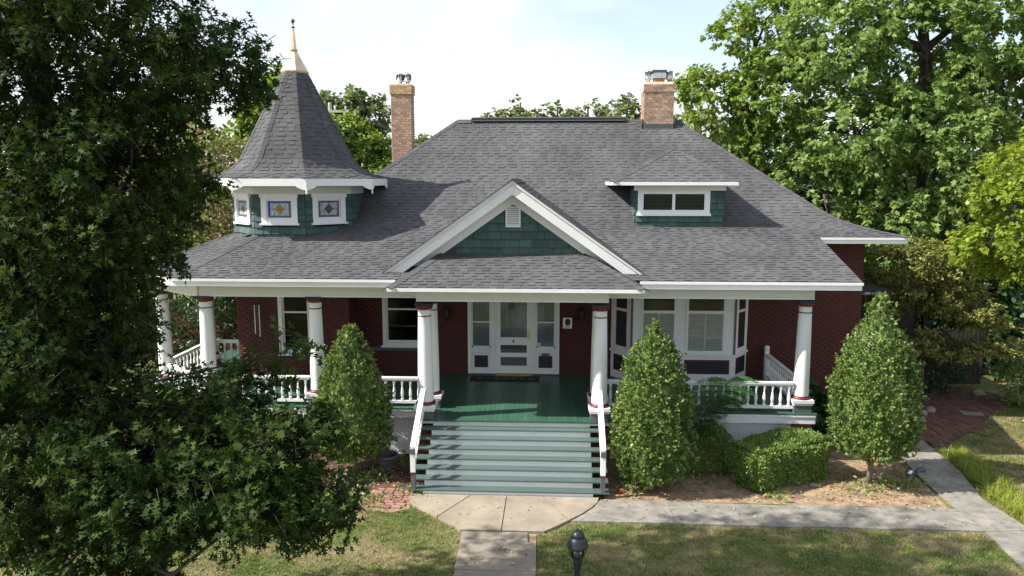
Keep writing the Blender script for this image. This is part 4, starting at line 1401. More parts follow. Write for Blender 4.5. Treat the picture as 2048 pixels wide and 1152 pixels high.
MB().lathe([(.10, FZ + .17), (.04, FZ + .23), (.015, FZ + .27)], (3.98, 21.08, 0), 4, math.pi / 4).build('roof', 'dark_steel', fl)
pot = thing('planter_pot', 'empty grey urn planter standing left of the front steps', 'planter', (-3.97, 17.65, 0))
MB().lathe([(.15, .0), (.17, .02), (.16, .06), (.19, .12), (.235, .24), (.25, .30), (.285, .31), (.295, .35), (.285, .375), (.25, .37), (.235, .33), (.20, .20)], (-3.97, 17.65, 0), 28, 0, False).build('bowl', 'pot_grey', pot, True)
MB().lathe([(.001, .205), (.20, .205)], (-3.97, 17.65, 0), 20, 0, False).build('soil', 'mulch', pot)

def rock(name, label, cat, x, y, sx, sy, sz, seed, m='stone', group=None, z=0):
    rg = random.Random(seed)
    b = MB()
    b.lathe([(.30, 0), (.52, .12), (.56, .35), (.50, .62), (.34, .85), (.10, .98)], (0, 0, 0), 9)
    vs = []
    for p in b.v:
        k = rg.uniform(.82, 1.18)
        vs.append((x + p[0] * sx * k * 1.8, y + p[1] * sy * k * 1.8, z + p[2] * sz * rg.uniform(.9, 1.08)))
    b.v = vs
    for i, p in enumerate(b.v):
        b.v[i] = (p[0] + x * (G - 1), p[1] + y * (G - 1), p[2])
    o = b.build(name, m, None, True)
    return tag(o, label, cat, group)
rock('stone', 'pale tan boulder lying beside the trunk of the left clipped holly', 'stone', -4.62, 16.05, .21, .17, .40, 77, 'log_end')
rock('stone', 'pale flat stone on the soil right of the diagonal hedge', 'stone', 6.05, 16.55, .13, .08, .09, 5)
RL = [('round grey stone nearest the house wall on the brick patio', 10.15, 21.55, .14, .13, .24), ('pale angular stone at the front of the patio rock pile', 10.75, 21.35, .12, .10, .16),
      ('tan stone in the middle of the patio rock pile', 11.05, 21.9, .13, .11, .22), ('brown stone at the back of the patio rock pile', 11.45, 22.3, .17, .14, .2),
      ('small white stone on top of the patio rock pile', 10.95, 22.35, .07, .06, .26), ('large tan boulder at the far edge of the brick patio', 14.6, 23.4, .22, .16, .32),
      ('low grey boulder behind the brick patio', 13.9, 24.2, .22, .15, .22)]
for i, (lb, x, y, sx, sy, sz) in enumerate(RL):
    rock('stone', lb, 'stone', x, y, sx, sy, sz, 50 + i)
sl = MB().prism([(12.6, 22.64), (13.2, 22.54), (13.26, 22.84), (12.66, 22.95)], 'z', .035, .07).build('stepping_stone', 'concrete_grey')
tag(sl, 'flat grey square stone lying on the brick patio', 'paving stone')
hz = MB().tube([(1.56, 16.42, .03), (1.66, 16.38, .05), (1.76, 16.46, .05), (1.70, 16.55, .04), (1.59, 16.52, .04)], [.02, .025, .025, .025, .02], 8).build('hose_end', 'red_plastic', None, True)
tag(hz, 'short piece of red hose on the soil right of the steps', 'hose')
# twin floodlight on a stake
sp = thing('garden_spotlight', 'grey twin-headed spotlight on a stake beside the side path', 'spotlight', (8.66, 17.34, 0))
MB().tube([(8.66, 17.34, 0), (8.66, 17.34, .26)], [.018, .018], 8).build('stake', 'dark_steel', sp)
for k, (dx, dy) in enumerate(((-.11, -.05), (.13, .07))):
    MB().tube([(8.66 + dx * .2, 17.34 + dy * .2, .26), (8.66 + dx, 17.34 + dy, .30), (8.66 + dx * 2.0, 17.34 + dy * 2.0 - .03, .30)], [.03, .055, .075], 12).build('lamp_head', 'steel' if k == 0 else 'dark_steel', sp, True)
# lamp post in the lawn
LZ = LIFT
lp_ = thing('garden_lamp', 'black lamp post with domed hood and glass chimney on the front lawn', 'lamp post', (.44, 10.0, 0))
def lat(name, prof, m, sm=True, n=20, cap=True):
    return MB().lathe(prof, (.44, 10.0, 0), n, 0, cap).build(name, m, lp_, sm)
lat('post', [(.075, -.2), (.075, -.10), (.045, .16), (.040, 1.40), (.048, 1.46), (.062, 1.52), (.072, 1.60), (.062, 1.615)], 'black_metal')
hood = lat('hood', [(.140, 1.770), (.158, 1.785), (.160, 1.800), (.150, 1.815), (.143, 1.835), (.128, 1.875), (.106, 1.910), (.086, 1.930), (.092, 1.937), (.090, 1.955), (.074, 1.985), (.045, 2.010), (.014, 2.022)], 'black_metal')
lat('finial', [(.012, 2.015), (.018, 2.03), (.006, 2.05)], 'black_metal')
lat('chimney_glass', [(.060, 1.60), (.085, 1.63), (.095, 1.68), (.092, 1.77)], 'lamp_glass', True, 20, False)
lat('lamp_base', [(.055, 1.612), (.06, 1.63), (.02, 1.64), (.014, 1.72), (.02, 1.76)], 'dark_steel')
for a in (0.15, 1.72, 3.29, 4.86):
    c_, s_ = math.cos(a), math.sin(a)
    MB().tube([(.44 + .05 * c_, 10 + .05 * s_, 1.585), (.44 + .095 * c_, 10 + .095 * s_, 1.63), (.44 + .118 * c_, 10 + .118 * s_, 1.70), (.44 + .118 * c_, 10 + .118 * s_, 1.80)], [.008] * 4, 6).build('arm', 'black_metal', lp_)
for a in range(4):
    t = a * math.pi / 2 + .8
    MB().lathe([(.012, -.012), (.017, 0), (.012, .012)], (.44 + .158 * math.cos(t), 10 + .158 * math.sin(t), 1.80), 6).build('hood_knob', 'black_metal', lp_)

lp_.scale = (1.0, 1.0, 1.0)
house.location.z += LIFT
for o_ in (pq, wc, fl, lp_):
    o_.location.z += LIFT
# ------------------------------------------------------------------ foliage
def unit(a):
    return a / np.maximum(1e-9, np.linalg.norm(a, axis=-1, keepdims=True))

def mir(pts):
    """half outline (x, y>=0) from base to tip, mirrored"""
    return [(x, y, z) for x, y, z in pts] + [(x, -y, z) for x, y, z in pts[-2:0:-1]]
LEAF = {
    'oak': mir([(0, 0, 0), (.30, .31, .05), (.38, .045, .01), (.70, .40, .04), (.68, .05, .0), (1.08, 0, -.08)]),
    'broad': mir([(0, 0, 0), (.22, .36, .07), (.62, .33, .04), (1, 0, -.10)]),
    'oval': mir([(0, 0, 0), (.5, .30, .07), (1, 0, -.06)]),
    'slim': mir([(0, 0, 0), (.5, .17, .05), (1, 0, -.10)]),
    'star': mir([(0, 0, 0), (.08, .34, .03), (.34, .20, .03), (.50, .50, .0), (.62, .18, .02), (1, 0, -.08)]),
}

def leaves(name, pos, d, nrm, size, kind, m, parent=None):
    t = unit(d)
    b = unit(np.cross(nrm, t))
    n = np.cross(t, b)
    tp = np.array(LEAF[kind])
    k = len(tp)
    V = pos[:, None, :] + size[:, None, None] * (tp[None, :, 0:1] * t[:, None, :] + tp[None, :, 1:2] * b[:, None, :] + tp[None, :, 2:3] * n[:, None, :])
    N = len(pos)
    return np_obj(name, np_mesh(name, V.reshape(-1, 3), np.arange(N * k), np.arange(N) * k, m), parent)

def wob(p, s, ph):
    """smooth pseudo-noise used to open gaps in a crown"""
    q = p * s
    return (np.sin(q[:, 0] * 1.7 + ph + 1.3 * np.sin(q[:, 1] * 1.1 + ph)) + np.sin(q[:, 1] * 1.9 + 2.1 * ph + 1.2 * np.sin(q[:, 2] * 1.3)) + np.sin(q[:, 2] * 2.1 - ph + 1.1 * np.sin(q[:, 0] * 0.9 + 2 * ph))) / 3

def crown_points(boughs, rs, gap=-.45, gs=1.6, inner=.35):
    P, O = [], []
    for i, (cx, cy, cz, rx, ry, rz, n) in enumerate(boughs):
        dr = unit(rs.normal(size=(n, 3)))
        rho = inner + (1 - inner) * np.sqrt(rs.rand(n))
        rad = np.array([rx, ry, rz])
        lump = 1 + .22 * wob(dr * 2.2, 1.5, i * 1.7 + 1)
        p = np.array([cx, cy, cz]) + dr * rad * (rho * lump)[:, None]
        keep = wob(p, gs, i * .7 + 2) > gap
        P.append(p[keep]); O.append(unit(dr / rad)[keep])
    return np.vstack(P), np.vstack(O)

def foliage(boughs, rs, tw_len, m_leaf, lsize, up=.9, droop=.25, spread=.8, gap=-.45, gs=1.6, inner=.35, twig_up=0.1):
    P, O = crown_points(boughs, rs, gap, gs, inner)
    T = len(P)
    d = unit(O * .8 + rs.normal(size=(T, 3)) * .55 + np.array([0, 0, twig_up]))
    L = tw_len * rs.uniform(.6, 1.3, T)
    A, B = P - d * (L * .6)[:, None], P + d * (L * .4)[:, None]
    R = lambda a: np.repeat(a, m_leaf, axis=0)
    t = np.tile(np.linspace(.2, 1.0, m_leaf), T) + rs.uniform(-.08, .08, T * m_leaf)
    dd = R(d)
    lat = unit(np.cross(dd, rs.normal(size=(T * m_leaf, 3))))
    pos = R(A) + dd * (R(L) * t)[:, None] + lat * (rs.uniform(0, .12, T * m_leaf) * R(L))[:, None]
    ld = unit(dd * rs.uniform(.2, .9, (T * m_leaf, 1)) + lat * spread + np.array([0, 0, -droop]))
    nr = unit(np.array([0, 0, up]) + R(O) * .5 + rs.normal(size=(T * m_leaf, 3)) * .45)
    sz = lsize * rs.uniform(.65, 1.25, T * m_leaf)
    return pos, ld, nr, sz, A, B

def twigs_mesh(A, B, r0, r1, name, m, parent):
    d = unit(B - A)
    a = unit(np.cross(d, np.array([.31, .22, .92])))
    b = np.cross(d, a)
    V = []
    for P, r in ((A, r0), (B, r1)):
        for k in range(3):
            t = 2 * math.pi * k / 3
            V.append(P + (a * math.cos(t) + b * math.sin(t)) * r)
    V = np.stack(V, 1)
    N = len(A)
    f = np.array([[0, 1, 4, 3], [1, 2, 5, 4], [2, 0, 3, 5]])
    lp = (np.arange(N)[:, None, None] * 6 + f[None]).reshape(-1)
    return np_obj(name, np_mesh(name, V.reshape(-1, 3), lp, np.arange(N * 3) * 4, m), parent)

def limbs(mb, start, boughs, r, rs, sub=5, n=7):
    s = np.array(start)
    for (cx, cy, cz, rx, ry, rz, k) in boughs:
        c = np.array([cx, cy, cz])
        mid = (s + c) / 2 + rs.normal(size=3) * .12 * np.linalg.norm(c - s) * np.array([1, 1, .5])
        q1 = s * .7 + mid * .3 + rs.normal(size=3) * .05
        mb.tube([s, q1, mid, c], [r, r * .8, r * .55, r * .28], n)
        for i in range(sub):
            dr = unit(rs.normal(size=3))
            e = c + dr * np.array([rx, ry, rz]) * .85
            o = mid * .3 + c * .7 if i % 2 else c
            m2 = (o + e) / 2 + rs.normal(size=3) * .1
            mb.tube([o, m2, e], [r * .26, r * .16, r * .05], 5)

def tree(name, label, cat, base, top, r, boughs, leaf, size, m, seed, tw=.5, per=10, bark='bark', group=None, sub=5, kind=None, twigs=False, fork=.45, **kw):
    rs = np.random.RandomState(seed)
    root = thing(name, label, cat, base, group)
    b, t = np.array(base, float), np.array(top, float)
    b[2] -= LIFT + .05
    tb = MB()
    pts = [b + (t - b) * f + rs.normal(size=3) * .06 * (f > 0) * np.array([1, 1, 0]) * np.linalg.norm(t - b) * .15 for f in (0, .06, .25, .5, .75, 1)]
    tb.tube(pts, [r * 1.5, r * 1.1, r, r * .85, r * .65, r * .3], 12)
    lb = tb
    for i, bo in enumerate(boughs):
        f = fork + (1 - fork) * min(1, max(0, (bo[2] - b[2]) / max(.1, (t[2] - b[2])) - .25))
        limbs(lb, tuple(b + (t - b) * min(f, .98)), [bo], r * .5 * min(1, (bo[3] + .1) / 1.5) ** 1.5, rs, sub)
    lb.build('trunk', bark, root, True)
    root.location.z += LIFT
    pos, ld, nr, sz, A, B = foliage(boughs, rs, tw, per, size, **kw)
    leaves('crown', pos, ld, nr, sz, leaf, m, root)
    if twigs:
        twigs_mesh(A, B, .006, .002, 'twigs', bark, root)
    return root

# ---- the dark oak in the left foreground, branches down to the lawn
OAK = [(-4.30, 9.6, 8.35, .80, 1.0, .60, 100), (-5.75, 10.0, 8.6, 1.5, 1.8, 1.3, 420), (-6.9, 10.2, 8.4, 1.8, 2.0, 1.9, 480),
       (-5.50, 9.7, 6.9, 1.05, 1.5, 1.1, 310), (-6.75, 9.9, 6.3, 1.5, 1.9, 1.3, 520), (-6.50, 9.7, 5.1, 1.10, 1.6, 1.1, 400), (-7.4, 10.0, 4.6, 1.3, 1.8, 1.4, 420),
       (-6.4, 9.5, 3.3, 1.5, 1.6, 1.2, 560), (-5.2, 9.2, 3.25, 1.1, 1.3, .85, 340), (-3.95, 8.9, 3.3, .95, 1.0, .62, 250), (-3.5, 8.7, 2.95, .75, .9, .52, 170), (-2.95, 8.8, 2.85, .55, .7, .45, 80), (-3.25, 8.9, 3.75, .75, .7, .32, 90), (-4.4, 9.3, 4.0, .8, .8, .4, 90),
       (-6.3, 8.9, 1.9, 1.4, 1.4, .9, 400), (-4.75, 8.8, 2.75, .7, .9, .5, 130), (-3.5, 9.5, 4.65, .55, .4, .42, 11), (-4.05, 9.5, 4.35, .45, .4, .35, 9),
       (-7.5, 10.3, 10.6, 2.6, 2.4, 1.6, 420), (-5.9, 10.6, 11.2, 2.2, 2.2, 1.4, 320), (-8.6, 10.4, 7.4, 1.6, 2.0, 2.2, 260), (-8.4, 9.8, 3.2, 1.5, 1.8, 1.8, 260), (-3.6, 8.6, 11.6, 2.2, 2.2, 1.1, 260), (-7.2, 8.0, 12.0, 2.2, 2.2, 1.2, 240)]
tree('oak_tree', 'large dark oak tree filling the left foreground with drooping lower branches', 'tree', (-7.6, 10.6, 0), (-6.9, 10.1, 11.2), .24, OAK, 'oak', .128, 'leaf_oak', 11, .5, 19, twigs=True, sub=6, up=.7, droop=.3, gap=-.46, gs=2.3, fork=.15)

# ---- trees right of and behind the house
MAP = [(10.6, 29, 11.8, 2.5, 2.4, 2.2, 420), (11.2, 28.5, 8.5, 2.5, 2.2, 2.1, 430), (9.9, 29, 6.5, 2.0, 2, 1.8, 300), (13.7, 29, 11.4, 2.8, 2.5, 2.7, 520), (14.0, 28, 7.6, 2.5, 2.2, 2.2, 430),
       (12.5, 27.8, 5.0, 1.7, 1.6, 1.8, 260), (16.4, 29, 10.6, 2.6, 2.5, 2.6, 430), (15.5, 29, 14.2, 3.2, 3, 2.0, 380), (11.2, 30, 14.6, 2.9, 2.6, 1.8, 330), (17.8, 28.5, 7.4, 1.8, 2, 2.6, 260), (18.6, 29, 12.4, 2.4, 2.4, 2.6, 240)]
tree('maple_tree', 'tall broad maple filling the right background behind the house', 'tree', (14.6, 30.2, 0), (13.6, 29.6, 14.5), .36, MAP, 'star', .185, 'leaf_maple', 21, .7, 22, sub=6, droop=.5, up=.6, gap=-.32, gs=1.15, fork=.25)
SWG = [(6.25, 30.5, 10.2, 1.5, 1.5, 1.35, 190), (6.95, 30.5, 12.4, .9, 1.1, 1.0, 70), (8.5, 30.2, 10.0, 1.9, 2, 1.9, 330), (8.5, 31, 13.2, 1.3, 1.3, .9, 90), (7.75, 30.6, 8.2, 1.5, 1.5, 1.3, 200), (9.3, 32, 12.0, 1.6, 1.6, 1.3, 130), (7.4, 31.2, 6.4, 1.5, 1.5, 1.3, 120)]
tree('sweetgum_tree', 'light green tree rising directly right of the rear chimney', 'tree', (9.0, 33.0, 0), (8.0, 31.2, 12.5), .26, SWG, 'star', .18, 'leaf_back', 22, .65, 22, sub=5, droop=.4, gap=-.25, gs=1.3, fork=.35)
DKB = [(14, 38, 6, 5, 3, 4.5, 520), (20, 36, 8, 5, 4, 6, 520), (9.5, 37, 5, 3.5, 3, 4, 300), (24, 33, 6, 4, 4, 5, 300)]
for i, bo in enumerate(DKB):
    lb = ['dark dense tree behind the big maple', 'tall dark tree at the right edge behind the maple', 'dark low tree behind the right roof slope', 'dark tree beyond the neighbouring house at right'][i]
    tree('shade_tree', lb, 'tree', (bo[0], bo[1], 0), (bo[0], bo[1], bo[2] + bo[5] * .5), .25, [bo], 'broad', .36, 'leaf_dark', 60 + i, 1.0, 12, sub=8, gap=-.6, gs=.8, group='trees behind the maple')
BRT = [(12.1, 20.2, 6.3, 1.1, 1.1, .75, 130), (11.45, 20.1, 5.2, .95, 1.0, .7, 120), (13.0, 20.6, 7.1, 1.4, 1.4, 1.0, 150), (12.6, 20.2, 4.8, 1.1, 1.1, .6, 100), (13.9, 20.4, 5.8, 1.3, 1.3, 1.2, 130)]
tree('young_maple', 'bright yellow-green young tree at the right edge of the yard', 'tree', (14.0, 20.8, 0), (13.3, 20.5, 7.4), .11, BRT, 'star', .135, 'leaf_bright', 31, .5, 20, sub=5, droop=.4, gap=-.4, gs=2.0, fork=.4)
DOG = [(11.4, 24, 4.75, 1.35, 1.2, .34, 150), (12.3, 24, 4.15, 1.4, 1.2, .30, 150), (10.85, 24.2, 3.95, .9, .9, .28, 80), (11.9, 24, 3.4, 1.2, 1.1, .28, 100), (12.7, 23.6, 2.95, 1.3, 1.1, .24, 110), (13.35, 23.6, 2.5, 1.0, .9, .22, 80),
       (12.3, 23.1, 1.75, 1.2, .9, .22, 90), (11.4, 23.4, 2.15, .9, .9, .22, 70), (14.0, 23.4, 1.8, 1.1, .9, .24, 80), (10.9, 24.6, 2.9, .9, .9, .3, 70), (13.2, 24.4, 3.4, .9, .9, .25, 70)]
tree('dogwood_tree', 'olive dogwood with flat tiered branches right of the house wall', 'tree', (12.2, 24.4, 0), (12.0, 24.2, 4.6), .09, DOG, 'oval', .115, 'leaf_dogwood', 33, .35, 26, sub=7, up=1.6, droop=.1, gap=-.35, gs=2.4, twig_up=0, fork=.15)
tree('juniper', 'dark green feathery juniper above the right roof slope', 'tree', (9.2, 35, 0), (9.2, 35, 8), .16, [(9.2, 35, 8.0, 1.0, 1, 1.3, 120), (8.9, 35, 6.4, 1.4, 1.3, 1.4, 170), (9.7, 35, 6.0, 1.2, 1.2, 1.3, 120)], 'slim', .30, 'leaf_conifer', 34, .8, 12, sub=3, up=.3, twig_up=.5, gap=-.5)

# ---- trees seen left of and behind the turret
tree('crape_myrtle', 'crape myrtle with pink flower sprays left of the turret', 'tree', (-13.6, 28.3, 0), (-13.4, 28.2, 6.2), .11,
     [(-13.0, 28, 7.7, 1.5, 1.4, 1.3, 200), (-12.5, 28, 5.9, 1.6, 1.5, 1.3, 230), (-14.4, 28.5, 5.2, 1.6, 1.5, 1.5, 210), (-15.3, 28, 6.8, 1.5, 1.4, 1.5, 180), (-12.2, 27.7, 4.5, 1.5, 1.2, 1.0, 180), (-15.8, 27.5, 4.4, 1.5, 1.3, 1.5, 150)],
     'oval', .17, 'leaf_crape', 36, .55, 13, bark='bark_pale', sub=6, gap=-.3, gs=1.9, fork=.1)
rs = np.random.RandomState(5)
cm = bpy.data.objects['crape_myrtle']
FP, FO = crown_points([(-13.0, 28, 7.9, 1.5, 1.4, 1.3, 26), (-12.3, 27.6, 6.4, 1.4, 1.4, 1.2, 22), (-15.0, 27.6, 6.9, 1.4, 1.4, 1.3, 20), (-12.4, 27.2, 5.2, 1.3, 1.0, 1.0, 12)], rs, -2, 1, .9)
pp = np.repeat(FP, 26, 0) + rs.normal(size=(len(FP) * 26, 3)) * np.array([.10, .10, .15])
leaves('flowers', pp, rs.normal(size=pp.shape), rs.normal(size=pp.shape), rs.uniform(.05, .09, len(pp)), 'oval', 'petal', cm)
tree('background_tree', 'slim airy tree rising behind the copper spire', 'tree', (-16.6, 45, 0), (-16.5, 45, 12.5), .2, [(-16.4, 45, 12.8, 1.1, 1, 1.0, 90), (-15.8, 45, 11.1, .9, 1.0, .9, 60), (-17.3, 45, 11.0, 1.2, 1.2, 1.0, 70), (-17.2, 45, 9.0, 2.0, 1.8, 1.4, 140)], 'broad', .24, 'leaf_back', 41, .8, 10, sub=4, gap=-.1, group='trees behind the turret')
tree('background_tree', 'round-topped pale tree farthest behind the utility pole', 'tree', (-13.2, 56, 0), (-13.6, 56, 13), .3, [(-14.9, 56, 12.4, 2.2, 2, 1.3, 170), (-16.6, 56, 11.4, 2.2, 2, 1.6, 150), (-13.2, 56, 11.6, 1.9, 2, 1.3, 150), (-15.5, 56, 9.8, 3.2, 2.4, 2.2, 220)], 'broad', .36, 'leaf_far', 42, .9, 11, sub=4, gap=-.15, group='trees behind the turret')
tree('background_tree', 'bushy bright green tree between the turret and the left chimney', 'tree', (-11.6, 42, 0), (-11.5, 42, 9.5), .22, [(-11.3, 42, 9.2, 1.4, 1.5, 1.3, 200), (-10.2, 42, 8.0, 1.5, 1.5, 1.6, 220), (-12.5, 42, 8.7, 1.5, 1.5, 1.8, 220), (-9.4, 41.5, 6.7, 1.6, 1.5, 1.8, 180), (-12.0, 41.5, 6.3, 2.2, 1.8, 1.8, 220)], 'broad', .24, 'leaf_back', 43, .7, 19, sub=5, gap=-.5, group='trees behind the turret')
tree('background_tree', 'light green tree close left of the turret cone', 'tree', (-14.6, 40, 0), (-14.6, 40, 9.5), .22, [(-14.3, 40, 10.6, 1.3, 1.3, 1.6, 190), (-15.6, 40, 10.0, 1.1, 1.2, 1.3, 120), (-15.2, 40, 8.6, 1.6, 1.5, 1.7, 200), (-14.0, 39.5, 7.0, 1.8, 1.5, 1.8, 200)], 'broad', .23, 'leaf_back', 44, .7, 19, sub=5, gap=-.5, group='trees behind the turret')
tree('background_tree', 'broad dark green tree farther left behind the crape myrtle', 'tree', (-21, 40, 0), (-21, 40, 8), .3, [(-20, 40, 8, 3.2, 2.5, 3.0, 380), (-24, 40, 7, 3.5, 2.5, 4, 330), (-18.2, 39, 5, 2.5, 2, 3, 250)], 'broad', .32, 'leaf_back', 45, .8, 12, sub=5, gap=-.5, group='trees behind the turret')
FAR = [(-2.7, 70, 13.9, 3.0, 'far treetop above the left part of the roof ridge'), (.7, 72, 13.7, 3.0, 'far treetop above the middle of the roof ridge'), (3.7, 71, 13.6, 2.6, 'low far treetop above the right part of the ridge'),
       (7.0, 69, 14.0, 2.4, 'far treetop close left of the rear chimney'), (12.9, 66, 12.9, 2.6, 'bluish far treetop close right of the rear chimney'), (-11.6, 68, 10.8, 2.4, 'far treetop right beside the left chimney'), (-7.2, 66, 9.8, 2.4, 'low far tree behind the left roof hip')]
for i, (x, y, z, r, lb) in enumerate(FAR):
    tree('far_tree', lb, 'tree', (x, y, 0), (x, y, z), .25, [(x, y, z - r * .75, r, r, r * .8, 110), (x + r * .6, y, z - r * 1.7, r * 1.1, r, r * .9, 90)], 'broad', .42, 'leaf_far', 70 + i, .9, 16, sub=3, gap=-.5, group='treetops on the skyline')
# low wooded horizon all round
rs = np.random.RandomState(9)
WB = []
for a in np.linspace(-1.25, 1.25, 46):
    d = 105 + rs.uniform(-8, 14)
    WB.append((d * math.sin(a), d * math.cos(a), rs.uniform(3.0, 5.0), rs.uniform(4, 6), 4, rs.uniform(4, 5.5), 70))
pos, ld, nr, sz, A, B = foliage(WB, rs, 1.6, 6, 1.15, gap=-.9)
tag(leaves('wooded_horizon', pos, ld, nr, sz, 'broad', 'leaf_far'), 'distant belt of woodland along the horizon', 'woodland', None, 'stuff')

# ---- shrubs
def shrub(name, label, cat, x, y, boughs, leaf, size, m, seed, per=10, tw=.3, group=None, **kw):
    rs = np.random.RandomState(seed)
    root = thing(name, label, cat, (x, y, 0), group)
    b = MB()
    for (cx, cy, cz, rx, ry, rz, n) in boughs:
        for i in range(5):
            d = unit(rs.normal(size=3)); d[2] = abs(d[2])
            b.tube([(x + rs.uniform(-.06, .06), y + rs.uniform(-.06, .06), 0), ((x + cx) / 2, (y + cy) / 2, cz * .5), (cx + d[0] * rx * .7, cy + d[1] * ry * .7, cz + d[2] * rz * .6)], [.02, .013, .005], 5)
    b.build('stems', 'bark', root)
    pos, ld, nr, sz, A, B = foliage(boughs, rs, tw, per, size, **kw)
    leaves('foliage', pos, ld, nr, sz, leaf, m, root)
    return root
shrub('shrub', 'dark leafy shrub between the porch end and the tallest clipped holly', 'shrub', 7.35, 19.9, [(7.3, 19.9, .85, .75, .7, .75, 130), (7.9, 20.4, .8, .7, .6, .7, 90), (7.0, 20.6, 1.2, .5, .5, .6, 60)], 'broad', .16, 'leaf_dark', 81, 9, .3)
shrub('shrub', 'dark shrub under the dogwood against the fence', 'shrub', 11.6, 26.6, [(11.6, 26.6, 1.2, 1.3, .8, 1.1, 170), (10.3, 26.8, 1.0, 1.0, .8, 1.0, 110)], 'oval', .13, 'leaf_dark', 82)
shrub('shrub', 'mid green shrub at the right edge beyond the brick patio', 'shrub', 15.0, 23.9, [(15.0, 23.8, .9, .9, .8, .9, 170), (15.9, 23.4, .8, .8, .7, .8, 120)], 'oval', .12, 'leaf_hedge', 83)
shrub('shrub', 'tall dark evergreen beside the neighbouring house wall', 'shrub', 17.4, 30.5, [(17.4, 30.5, 2.4, 1.2, 1.2, 2.3, 260)], 'oval', .2, 'leaf_dark', 87, 11, .5)
shrub('shade_screen', 'tall dark foliage screen added for the deep shade behind the picket fence', 'hedge', 14.6, 28.2, [(13.6, 28.2, 1.9, 1.3, .8, 1.9, 230), (15.0, 28.0, 2.1, 1.2, .8, 2.1, 230), (16.3, 27.6, 1.9, 1.2, .8, 1.9, 210), (14.4, 28.0, 3.9, 1.4, .8, 1.3, 170), (15.9, 27.8, 3.9, 1.3, .8, 1.3, 160)], 'broad', .19, 'leaf_dark', 88, 12, .5, gap=-.9)  # dark foliage mass added to fill this gap with deep shade
shrub('shrub', 'low dark shrub behind the patio rocks', 'shrub', 13.2, 25.4, [(13.2, 25.4, .7, 1.2, .7, .7, 140)], 'oval', .12, 'leaf_dark', 84)
shrub('shrub', 'dark evergreen shrub behind the back of the left porch', 'shrub', -12.4, 25.6, [(-12.4, 25.6, 2.1, 1.3, 1.2, 1.9, 280), (-13.9, 25.0, 1.8, 1.2, 1.2, 1.8, 220), (-11.3, 27.0, 2.6, 1.2, 1.0, 1.6, 200)], 'slim', .2, 'leaf_dark', 85, 11, .5)
shrub('shrub', 'pale shrub left of the wraparound porch', 'shrub', -14.5, 22.5, [(-14.3, 22.5, 1.9, 1.3, 1.2, 1.7, 240), (-15.8, 21.5, 1.5, 1.3, 1.2, 1.5, 180)], 'oval', .16, 'leaf_crape', 86, 10, .4)

# ---- clipped hollies: dense cones of small glossy leaves
def holly(label, x, y, z0, z1, R, n, seed, prof=None, lean=(0, 0)):
    rs = np.random.RandomState(seed)
    root = thing('clipped_holly', label, 'shrub', (x, y, 0), 'clipped hollies before the porch')
    prof = prof or [(0, .45), (.06, .80), (.15, .97), (.28, 1.0), (.42, .95), (.57, .78), (.70, .62), (.80, .47), (.90, .28), (.96, .14), (1, .05)]
    pt, pr_ = np.array(prof).T
    k = 9                                   # leaves per shoot
    n = n // k
    t = rs.rand(n * 4)
    r = np.interp(t, pt, pr_)
    keep = rs.rand(n * 4) < r + .05
    t, r = t[keep][:n], r[keep][:n]
    n = len(t)
    a = rs.rand(n) * 2 * math.pi
    lump = 1 + .06 * np.sin(3 * a + 15 * t) + .05 * np.sin(7 * a + 11 * t) + .05 * np.sin(13 * a - 23 * t)
    depth = 1 - .20 * rs.rand(n) ** 1.4
    rr = R * r * lump * depth + rs.exponential(.03, n) + (rs.rand(n) < .03) * rs.uniform(.03, .13, n)
    tip = np.stack([x + rr * np.cos(a) + lean[0] * t, y + rr * np.sin(a) + lean[1] * t, z0 + (z1 - z0) * t], 1)
    out = unit(np.stack([np.cos(a), np.sin(a), .45 + .6 * t], 1) + rs.normal(size=(n, 3)) * .35)
    out, tip = np.repeat(out, k, 0), np.repeat(tip, k, 0)
    m_ = n * k
    lat = unit(np.cross(out, rs.normal(size=(m_, 3))))
    back = rs.rand(m_)
    pos = tip - out * (back * .11)[:, None] + lat * .012
    d = unit(out * .8 + lat * rs.uniform(.4, 1.1, (m_, 1)))
    leaves('foliage', pos, d, unit(out * .9 - lat * .5 + rs.normal(size=(m_, 3)) * .4), rs.uniform(.05, .085, m_), 'oval', 'leaf_holly', root)
    MB().lathe([(max(.02, R * r_ * .70), z0 + (z1 - z0) * t_ * .97 + .05) for t_, r_ in prof], (x, y, 0), 14).build('inner_foliage', 'leaf_holly', root)
    b = MB().tube([(x, y, 0), (x + .03, y, z0 * .6), (x, y, z0 + .5)], [.075, .06, .045], 9)
    for k in range(7):
        aa = k * .9
        b.tube([(x, y, z0 * .55), (x + .3 * math.cos(aa), y + .3 * math.sin(aa), z0 + .25)], [.03, .012], 5)
    b.build('trunk', 'bark_pale', root, True)
holly('clipped holly cone left of the front steps beside the grey urn', -4.74, 17.4, .40, 3.68, .93, 26000, 91)
holly('clipped holly cone directly right of the front steps before the bay window', 2.42, 16.78, .26, 3.97, .89, 26000, 92, [(0, .55), (.06, .85), (.14, .98), (.26, 1.0), (.42, .97), (.56, .86), (.68, .73), (.78, .60), (.85, .45), (.90, .28), (.94, .12), (1, .04)])
holly('tallest clipped holly cone, beside the side path at the right', 7.60, 17.3, .74, 4.55, .95, 27000, 93, [(0, .62), (.05, .88), (.15, .98), (.30, 1.0), (.45, .96), (.60, .84), (.70, .68), (.77, .50), (.83, .30), (.88, .22), (.94, .19), (1, .05)])

